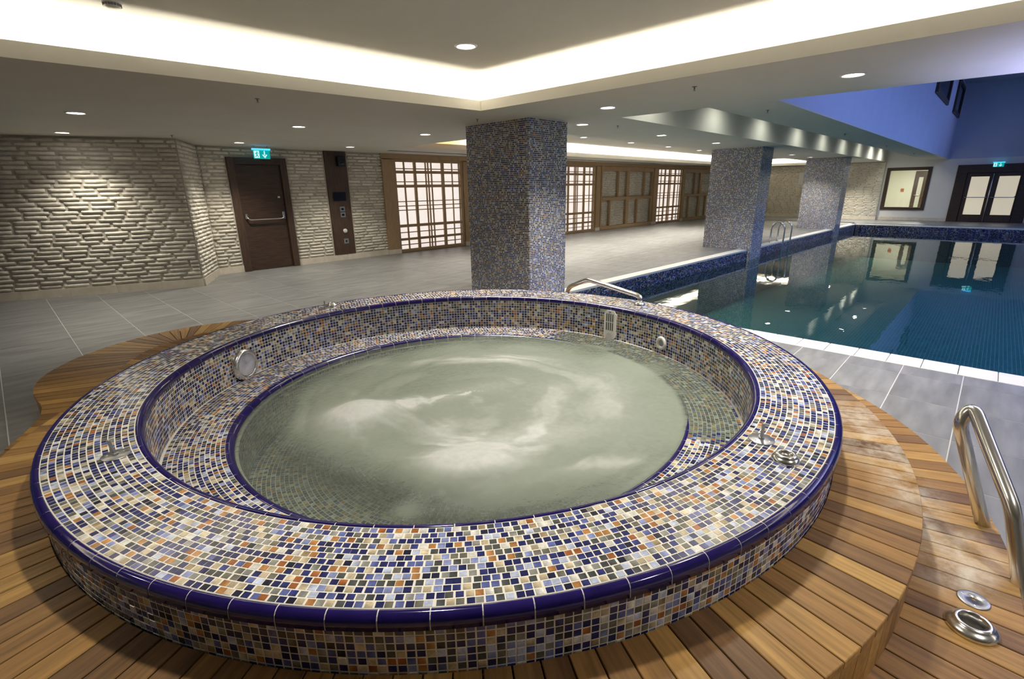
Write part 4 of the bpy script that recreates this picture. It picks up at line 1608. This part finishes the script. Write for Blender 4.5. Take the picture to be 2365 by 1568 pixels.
# ------------------------------------------------------------------ brown exit door in the brick wall
d1 = empty('door_1', (3.96, YB, 0))
tag(d1, 'dark walnut exit door with a steel panic bar in the brick wall', 'door', kind='structure')
DX = 3.96
m = MB()
m.box(3.40 - DX, 3.53 - DX, -.07, 0.02, 0, 2.19, .004)
m.build('jamb', MAT['walnut_v'], d1)
m = MB(); m.box(4.395 - DX, 4.52 - DX, -.07, 0.02, 0, 2.19, .004); m.build('jamb', MAT['walnut_v'], d1)
m = MB(); m.box(3.531 - DX, 4.394 - DX, -.07, 0.02, 2.065, 2.19, .004); m.build('head_jamb', MAT['walnut'], d1)
m = MB(); m.box(3.535 - DX, 4.39 - DX, -.018, 0.015, 0.012, 2.06, .002); lf = m.build('leaf', MAT['walnut'], d1)
pbm = MB().tube(bend([(3.60 - DX, -.02, 1.09), (3.60 - DX, -.085, 1.05), (3.64 - DX, -.095, 1.015), (4.27 - DX, -.095, 1.015), (4.33 - DX, -.07, 1.05), (4.33 - DX, -.02, 1.09)], .04, 5), .014, 12)
pbm.build('panic_bar', MAT['steel'], lf)
MB().box(4.305 - DX, 4.355 - DX, -.06, -.017, 1.0, 1.15, .006).build('latch_case', MAT['steel'], lf)
MB().box(3.575 - DX, 3.62 - DX, -.06, -.017, 1.03, 1.13, .006).build('latch_case', MAT['steel'], lf)
MB().box(4.27 - DX, 4.315 - DX, -.026, -.017, 1.42, 1.455, .002).build('magnet_contact', MAT['white_plastic'], lf)


def exit_sign(name, loc, rz, wd, ht, label, arrow=True):
    root = empty(name, loc, rz)
    tag(root, label, 'exit sign')
    a, b = wd / 2, ht
    MB().box(-a * 1.10, a * 1.10, -.022, .022, 0.0, .03).build('tube_housing', MAT['sign_tube'], root)
    MB().box(-a, a, -.008, .008, -b, 0.0).build('panel', MAT['sign_green'], root)
    if abs(rz) < .1:
        for xx in (-a * .8, a * .8):
            MB().box(xx - .004, xx + .004, -.004, .004, .03, ZC - loc[2] + .002).build('hanger', MAT['steel_dull'], root)
    else:
        MB().box(-a * .5, a * .5, .022, XF - loc[0] + .004, .002, .028).build('bracket', MAT['steel_dull'], root)
    # pictogram: doorway with running figure, and a down arrow
    s = MB()
    y = -.0095
    def quad(pts): s.add([(px * a, y, -b + b * pz) for px, pz in pts] + [(px * a, y + .001, -b + b * pz) for px, pz in pts],
                         [tuple(range(len(pts)))] + [(i, (i + 1) % len(pts), len(pts) + (i + 1) % len(pts), len(pts) + i) for i in range(len(pts))])
    quad([(-.92, .10), (-.30, .10), (-.30, .92), (-.92, .92)])
    quad([(.28, .44), (.40, .44), (.40, .92), (.28, .92)])
    quad([(.02, .48), (.34, .08), (.66, .48), (.52, .52), (.34, .30), (.16, .52)])
    s.build('pictogram', MAT['sign_white'], root)
    s = MB()
    y = -.0108
    head = [(-.56 + .055 * math.cos(q), .80 + .075 * math.sin(q)) for q in np.linspace(0, 2 * PI, 10, endpoint=False)]
    quad(head)
    quad([(-.70, .70), (-.56, .74), (-.52, .48), (-.64, .42)])
    quad([(-.66, .46), (-.52, .46), (-.44, .30), (-.46, .14), (-.53, .14), (-.53, .28)])
    quad([(-.66, .48), (-.58, .40), (-.70, .22), (-.86, .20), (-.86, .27), (-.74, .30)])
    quad([(-.56, .70), (-.40, .56), (-.34, .60), (-.38, .66), (-.52, .74)])
    quad([(-.70, .70), (-.82, .56), (-.78, .50), (-.64, .62)])
    s.build('running_figure', MAT['sign_green'], root)
    return root


exit_sign('exit_sign', (3.90, 10.30, 2.30), 0, 0.30, 0.155, 'lit green running-man exit sign hanging above the brown exit door')
exit_sign('exit_sign', (XF - .12, 0.26, 2.18), R(-90), 0.30, 0.15, 'lit green exit sign above the dark double door')
for (x, y, z0, z1, rz) in ():
    pass

# control panel
cp = empty('control_panel', (5.63, YB, 0))
tag(cp, 'tall walnut panel with speaker, screen and switches on the brick wall', 'panel')
MB().box(-.255, .255, -.035, 0.02, .132, 2.375, .003).build('board', MAT['walnut_v'], cp)
def on_panel(name, x0, x1, z0, z1, mat, d=.012, par=None, y=-.035):
    return MB().box(x0 - 5.63, x1 - 5.63, y - d, y, z0, z1, .003).build(name, mat, par or cp)
spk = empty('speaker', (5.72, YB - .035, 2.17))
tag(spk, 'small black loudspeaker fixed high on the walnut panel', 'speaker')
MB().box(-.09, .09, -.12, 0, -.11, .10, .012).build('cabinet', MAT['black'], spk)
MB().lathe([(0, .012), (.05, .004), (.062, .0)], 24, mx=Matrix.Translation((0, -.12, -.02)) @ Matrix.Rotation(R(90), 4, 'X')).build('cone', MAT['screen'], spk)
on_panel('screen', 5.475, 5.775, 1.325, 1.515, MAT['screen'], .018)
for z in (1.09, .965):
    s = on_panel('switch', 5.60, 5.72, z, z + .11, MAT['steel_dull'])
    MB().box(5.63 - 5.63, 5.69 - 5.63, -.052, -.046, z + .03, z + .08, .002).build('rocker', MAT['screen'], s)
MB().lathe([(0, .03), (.04, .028), (.05, .018), (.05, 0)], 24, mx=Matrix.Translation((.04, -.035, .66)) @ Matrix.Rotation(R(90), 4, 'X')).build('knob', MAT['white_plastic'], cp)
s = on_panel('socket', 5.61, 5.73, .37, .485, MAT['steel_dull'])
MB().box(0.02, .06, -.052, -.046, .405, .45, .002).build('socket_hole', MAT['black'], s)

# ------------------------------------------------------------------ lattice bays
def lat_empty(name, s, off=0.0):
    x, y = lat_pt(s, off)
    return empty(name, (x, y, 0), LA)


LATW = 2.16


def lattice_door(s0, label, simple_=False):
    root = lat_empty('lattice_door', s0)
    tag(root, label, 'lattice door', 'backlit lattice doors along the far wall')
    Wd = LATW; H = 2.26
    y0, y1 = -.12, -.075       # stands forward of the wall line
    ox0, ox1, oz0, oz1 = 0.07, Wd - 0.09, 0.08, 2.20
    for x0, x1 in ((0, ox0), (ox1, Wd)):
        MB().box(x0, x1, y0, y1, 0.004, H, .003).build('stile', MAT['oak'], root)
    for z0, z1 in ((0.004, oz0), (oz1, H)):
        MB().box(ox0 + .001, ox1 - .001, y0, y1, z0, z1, .003).build('rail', MAT['oak'], root)
    W_ = ox1 - ox0
    # uprights (from the left) and bars (from the top); wide ones full, narrow ones set back
    for c, wd in ((.25 / 2.03, .036), (.565 / 2.03, .072), (.905 / 2.03, .030), (.985 / 2.03, .030), (1.085 / 2.03, .030), (1.445 / 2.03, .085), (1.77 / 2.03, .026)):
        x = ox0 + W_ * c
        wide = wd > .06
        MB().box(x - wd / 2, x + wd / 2, y0 + (.004 if wide else .014), y1, oz0 + .001, oz1 - .001).build('upright', MAT['oak'], root)
    for z, wd in ((2.045, .022), (1.965, .068), (1.735, .022), (1.63, .070), (1.26, .022), (1.15, .022), (1.05, .022), (.665, .070), (.50, .022), (.33, .060), (.19, .022)):
        wide = wd > .05
        MB().box(ox0 + .001, ox1 - .001, y0 + (.006 if wide else .018), y1 + .004, z - wd / 2, z + wd / 2).build('crossbar', MAT['oak'], root)
    MB().box(ox0, ox1, -.030, -.022, oz0, oz1).build('light_panel', MAT['glow_panel'], root)
    return root


lattice_door(0.33, 'backlit lattice door between the control panel and the near column')
lattice_door(6.44, 'backlit lattice door half hidden by the near column')
lattice_door(12.90, 'narrow-looking backlit lattice door between two brick lattice bays')
# thick posts and header
for s0, s1, nm in ((-0.02, 0.33, 'trim_4'), (2.49, 2.75, 'trim_5'), (6.18, 6.44, 'trim_6'), (8.60, 8.86, 'trim_7'), (12.58, 12.90, 'trim_8'), (15.06, 15.25, 'trim_9'), (18.6, 18.85, 'trim_10')):
    o = lat_empty(nm, s0)
    tag(o, {'trim_4': 'timber corner post left of the first lattice door', 'trim_5': 'timber post right of the first lattice door', 'trim_6': 'timber post hidden behind the near column',
            'trim_7': 'timber post right of the half hidden lattice door', 'trim_8': 'timber post left of the third lattice door', 'trim_9': 'timber post right of the third lattice door',
            'trim_10': 'timber post behind the second column'}[nm], 'post', kind='structure')
    MB().box(0.002, s1 - s0 - .002, -.20 if nm == 'trim_4' else -.15, .05, 0.115, 2.25, .004).build('post', MAT['oak'], o)
    MB().box(-.004, s1 - s0 + .004, -.21 if nm == 'trim_4' else -.16, .05, 0.0, 0.113, .003).build('plinth', MAT['travertine'], o)
o = lat_empty('trim_11', 0)
MB().box(-.02, 20, -.17, .05, 2.265, ZC, .004).build('header', MAT['oak'], o)
tag(o, 'long timber header over the lattice bays', 'trim', kind='structure')


def brick_bay(s0, s1, label, ups, lows):
    root = lat_empty('lattice_frame', s0)
    tag(root, label, 'lattice frame', 'timber frames over brick')
    Lb = s1 - s0
    y0, y1 = -.12, -.03
    for x0, x1 in ((0, .075), (Lb - .075, Lb)):
        MB().box(x0, x1, y0, y1, .004, 2.262, .003).build('stile', MAT['oak'], root)
    for z0, z1 in ((.004, .125), (1.06, 1.17), (2.10, 2.262)):
        MB().box(.076, Lb - .076, y0, y1, z0, z1, .003).build('rail', MAT['oak'], root)
    for (c, wd) in ups:
        MB().box(c * Lb - wd / 2, c * Lb + wd / 2, y0 + .005, y1, 1.171, 2.099).build('upright', MAT['oak'], root)
    for (c, wd) in lows:
        MB().box(c * Lb - wd / 2, c * Lb + wd / 2, y0 + .005, y1, .126, 1.059).build('upright', MAT['oak'], root)


UPS = ((.31, .07), (.49, .18), (.82, .07)); LOWS = ((.17, .07), (.49, .18), (.69, .07))
brick_bay(2.75, 6.18, 'brick bay in a timber frame hidden behind the near column', UPS, LOWS)
brick_bay(8.93, 12.56, 'brick bay in a timber frame left of the third lattice door', UPS, LOWS)
brick_bay(15.25, 18.6, 'brick bay in a timber frame beside the second column', UPS, LOWS)

# ceiling slot vents above the lattice wall
vt = empty('slot_vent', (6.5, 9.95, ZC))
tag(vt, 'long linear air slot in the soffit above the lattice wall', 'vent')
for k in range(3):
    MB().box(0, 20, -.03 + k * .05, -.01 + k * .05, -.004, .001).build('slot', MAT['black'], vt)

# ------------------------------------------------------------------ inner window and the room behind
wn = empty('window_1', (XF, 2.91, 1.27))
tag(wn, 'inner window in a walnut frame showing a lit cream room', 'window', kind='structure')
for nm, (y0, y1, z0, z1) in (('stile', (-.74, -.62, -.85, .85)), ('stile', (.62, .74, -.85, .85)), ('rail', (-.619, .619, .73, .85)), ('rail', (-.619, .619, -.85, -.74))):
    MB().box(-.04, .16, y0, y1, z0, z1, .004).build(nm, MAT['walnut'], wn)
MB().box(.05, .056, -.62, .62, -.74, .73).build('pane', MAT['glass'], wn)
rm = MB()
rm.box(XF + .2, 30.6, 4.6, 4.7, 0, 2.6); rm.box(XF + .2, 30.6, -2.0, -1.9, 0, 2.6); rm.box(30.5, 30.6, -2, 4.7, 0, 2.6)
rm.box(XF + .2, 30.6, -2, 4.7, 2.45, 2.6)
rm.box(XF + .2, 30.6, -2, 4.7, -.1, 0)
rmo = rm.build('wall_room', simple('cream_room', (0.70, 0.685, 0.58), .8))
tag(rmo, 'cream walls of the room behind the inner window', 'wall', kind='structure')
dr = empty('door_3', (30.45, 2.33, 0))
tag(dr, 'dark doorway with a narrow glass strip seen through the inner window', 'door', kind='structure')
MB().box(-.06, 0.04, -.5, .69, .02, 2.02, .004).build('leaf', MAT['walnut_v'], dr)
MB().box(-.075, -.055, .38, .54, .25, 1.75, .002).build('pane', simple('pale_pane', (0.55, 0.54, 0.46), .2), dr)
MB().tube(bend([(-.06, .60, .95), (-.12, .60, .95), (-.12, .40, .95), (-.06, .40, .95)], .03, 4), .014, 10).build('handle', MAT['steel'], dr)
nt = MB().box(0, .02, -.06, .06, -.07, .07, .002).build('notice', MAT['red'])
nt.location = (30.47, 3.42, 1.18)
tag(nt, 'small red notice on the cream wall behind the inner window', 'notice')

# ------------------------------------------------------------------ double door
dd = empty('door_2', (XF, 0.32, 0))
tag(dd, 'dark walnut double door with frosted lit glass and panic bars', 'door', kind='structure')
def ddbox(name, y0, y1, z0, z1, mat, x0=-.05, x1=.1, par=None):
    return MB().box(x0, x1, y0 - .32, y1 - .32, z0, z1, .004).build(name, mat, par or dd)
ddbox('jamb', 1.08, 1.40, 0, 2.14, MAT['walnut'], -.06)
ddbox('jamb', -.80, -.46, 0, 2.14, MAT['walnut'], -.06)
ddbox('head_jamb', -.459, 1.079, 1.84, 2.14, MAT['walnut'], -.06)
for (y0, y1, g0, g1) in ((.33, 1.07, .42, .94), (-.45, .31, -.41, .15)):
    lf = ddbox('leaf', y0, y1, .012, .28, MAT['walnut_v'], -.02, .04)
    ddbox('leaf_rail', y0, y1, 1.70, 1.835, MAT['walnut_v'], -.02, .04, lf)
    ddbox('leaf_stile', y0, g0, .281, 1.699, MAT['walnut_v'], -.02, .04, lf)
    ddbox('leaf_stile', g1, y1, .281, 1.699, MAT['walnut_v'], -.02, .04, lf)
    ddbox('pane', g0, g1, .281, 1.699, MAT['door_glass'], 0, .01, lf)
    MB().tube(bend([(-.02, y0 - .32 + .05, .97), (-.08, y0 - .32 + .06, .93), (-.08, y1 - .32 - .06, .93), (-.02, y1 - .32 - .05, .97)], .03, 4), .016, 10).build('panic_bar', MAT['steel'], lf)
MB().box(.045, .10, -.80, .78, 0.0, 1.86).build('light_block', MAT['black'], dd)  # black sheet added to block room light showing through the leaf gaps
MB().tube([(-.06, 0.0, .02), (-.06, 0.0, 1.80)], .018, 10).build('mullion', MAT['steel'], dd)

# high windows on the blue hall wall
for (x0, x1, z0, nm, lab) in ((18.4, 21.9, 3.84, 'window_2', 'left of the two dark tilted-looking windows high on the blue wall'), (24.0, 27.2, 3.84, 'window_3', 'right of the two dark windows high on the blue wall')):
    x1 = min(x1, 26.5)
    yv = void_y((x0 + x1) / 2)
    w_ = empty(nm, ((x0 + x1) / 2, yv, z0))
    tag(w_, lab, 'window', kind='structure')
    hx = (x1 - x0) / 2
    for a0, a1, c0, c1, nn in ((-hx, -hx + .14, 0, 1.05, 'stile'), (hx - .14, hx, 0, 1.05, 'stile'), (-hx + .14, hx - .14, 0, .12, 'rail'), (-hx + .14, hx - .14, .95, 1.05, 'rail')):
        MB().box(a0, a1, -.06, .03, c0, c1, .004).build(nn, MAT['walnut'], w_)
    MB().box(-hx + .14, hx - .14, -.02, -.01, .12, .95).build('pane', simple('night_pane', (0.012, 0.014, 0.03), .08), w_)

# small picture on the alcove wall
pc = MB().box(-.01, .03, -.10, .10, -.28, .28, .004).build('wall_display', simple('pale_board', (0.55, 0.57, 0.56), .4))
pc.location = (XF + .57, 7.03, 1.78)
tag(pc, 'pale upright board on the alcove wall beside the third column', 'board')

# ------------------------------------------------------------------ lamps in the ceilings
lamp_mb = MB().lathe([(0.0, -.002), (0.074, -.002), (0.077, .004)], 28)
lamp_me = mesh('lamp_face', lamp_mb.v, lamp_mb.f, True); lamp_me.materials.append(MAT['lamp'])
ring_mb = MB().lathe([(0.075, 0.002), (0.078, -.007), (0.088, -.009), (0.096, -.004), (0.098, 0.002)], 28)
ring_me = mesh('trim_ring', ring_mb.v, ring_mb.f, True); ring_me.materials.append(MAT['white_plastic'])
spot_l = None


def downlight(x, y, z, label, power=30, color=COOLW, k=1.0, lamp=True):
    root = empty('downlight', (x, y, z - .001))
    root.scale = (k, k, 1)
    tag(root, label, 'downlight', 'round recessed ceiling lamps')
    link('trim_ring', ring_me, root)
    link('lamp_face', lamp_me, root)
    if lamp:
        l = bpy.data.lights.new('downlight_beam', 'SPOT')
        l.energy = power; l.color = color; l.spot_size = R(112); l.spot_blend = 0.9; l.shadow_soft_size = 0.08
        o = bpy.data.objects.new('downlight_beam', l); COL.objects.link(o)
        o.location = (x, y, z - .03)


DP = 62
for (x, y, lab) in ((0.92, 7.33, 'ceiling lamp on the dark soffit, nearer of the two before the angled wall'),
                    (1.01, 9.66, 'ceiling lamp close to the angled brick wall'),
                    (3.38, 9.85, 'ceiling lamp just left of the hanging exit sign'),
                    (3.21, 7.05, 'ceiling lamp in front of the exit sign, between sign and recess'),
                    (5.36, 9.59, 'ceiling lamp in front of the control panel'),
                    (5.14, 6.81, 'ceiling lamp left of the near column top'),
                    (5.07, 3.35, 'ceiling lamp between the recess and the near column, pool side'),
                    (6.10, 4.44, 'ceiling lamp close to the right of the near column'),
                    (5.17, 1.06, 'large-looking ceiling lamp at the soffit edge over the pool'),
                    (8.45, 4.46, 'ceiling lamp over the walkway between the first two columns'),
                    (10.93, 4.51, 'ceiling lamp just before the second column'),
                    (17.19, 4.76, 'ceiling lamp just past the second column'),
                    (19.4, 4.80, 'ceiling lamp before the third column'),
                    (23.2, 4.7, 'ceiling lamp past the third column, nearer of two'),
                    (25.3, 4.75, 'ceiling lamp in front of the brick pier')):
    downlight(x, y, ZC, lab, DP * (2.6 if x > 22 else 0.7 if (x < 2 and y > 9) else 1.9 if (x == 5.17) else 1.0))
downlight(3.16, 3.54, ZU, 'ceiling lamp in the upper ceiling of the recess above the tub', 75)
for x, y, lab in ((8.05, 7.5, 'small lamp of the long recess hidden behind the near column'), (10.41, 7.54, 'first small lamp in the long recess beside the near column'), (12.74, 7.62, 'second small lamp in the long recess'), (15.01, 7.67, 'third small lamp in the long recess'), (17.47, 7.77, 'fourth small lamp in the long recess, before the second column')):
    downlight(x, y, 2.69, lab, 230)
for k, x in enumerate((6.5, 8.8, 11.1, 13.6, 16.0, 18.4, 20.8, 23.0, 25.0)):
    yy = slot_y(x) - .48
    downlight(x, yy, 3.1, '%s lamp inside the raised slot along the pool, counted from the near column' % ('first second third fourth fifth sixth seventh eighth ninth'.split()[k]), 0, lamp=False)
    l = bpy.data.lights.new('slot_spot', 'SPOT')
    l.energy = 13 * (2.5 if x > 22 else 1); l.color = (0.95, 1.0, 0.88); l.spot_size = R(150); l.spot_blend = 1.0; l.shadow_soft_size = .08
    o = bpy.data.objects.new('slot_spot', l); COL.objects.link(o)
    o.location = (x, yy, 3.0)
# unseen downlights added to brighten the tub and the front deck
for x, y, lab in ((-1.3, 3.5, 'unseen ceiling lamp added to the recess on the door side'), (3.16, 1.0, 'unseen ceiling lamp added to the recess on the pool side'),
                  (0.9, 1.5, 'unseen ceiling lamp added to the recess above the front rim'), (1.5, -1.3, 'unseen ceiling lamp added to the recess beside the lower step')):
    downlight(x, y, ZU, lab, 85 if x > 3 else 55 if y < 0 else 38 if x < 0 else 60)

# sprinklers
spm = MB().lathe([(0.0, 0.0), (0.030, -.001), (0.032, -.004), (0.010, -.006), (0.008, -.022), (0.012, -.024), (0.012, -.028), (0.004, -.03), (0.004, -.045), (0.016, -.046), (0.016, -.048), (0, -.048)], 16)
sp_me = mesh('sprinkler', spm.v, spm.f, True); sp_me.materials.append(simple('chrome_dark', (0.25, 0.24, 0.22), .35, .8))
for (x, y, lab) in ((2.03, 5.26, 'sprinkler head on the dark soffit left of the recess corner'), (4.66, 2.17, 'sprinkler head between the recess and the pool hall'),
                    (4.59, 4.98, 'sprinkler head at the recess corner by the near column'), (6.63, 4.2, 'sprinkler head right of the near column'),
                    (6.74, 2.2, 'first sprinkler head under the beam along the pool'), (10.96, 2.22, 'second sprinkler head under the beam along the pool'),
                    (15.34, 2.2, 'third sprinkler head under the beam along the pool'), (20.2, 2.16, 'fourth sprinkler head under the beam along the pool'), (2.22, 9.2, 'sprinkler head before the brick return')):
    o = link('sprinkler', sp_me)
    o.scale = (.75, .75, .7)
    o.location = (x, y, ZC)
    tag(o, lab, 'sprinkler', 'ceiling sprinkler heads')
sd = empty('smoke_detector', (0.85, 4.27, ZU))
tag(sd, 'round white smoke detector at the upper picture edge of the recess ceiling', 'smoke detector')
MB().lathe([(0.052, 0.0), (0.056, -.012), (0.052, -.022), (0.0, -.024)][::-1], 32).build('base', MAT['white_plastic'], sd)
for k in range(18):
    a = 2 * PI * k / 18
    o = MB().box(.044, .05, -.003, .003, -.036, -.020).build('fin', MAT['grey_plastic'], sd)
    o.rotation_euler = (0, 0, a)
MB().lathe([(0.0, -.044), (0.036, -.042), (0.046, -.036), (0.045, -.034)], 32).build('cap', MAT['white_plastic'], sd)
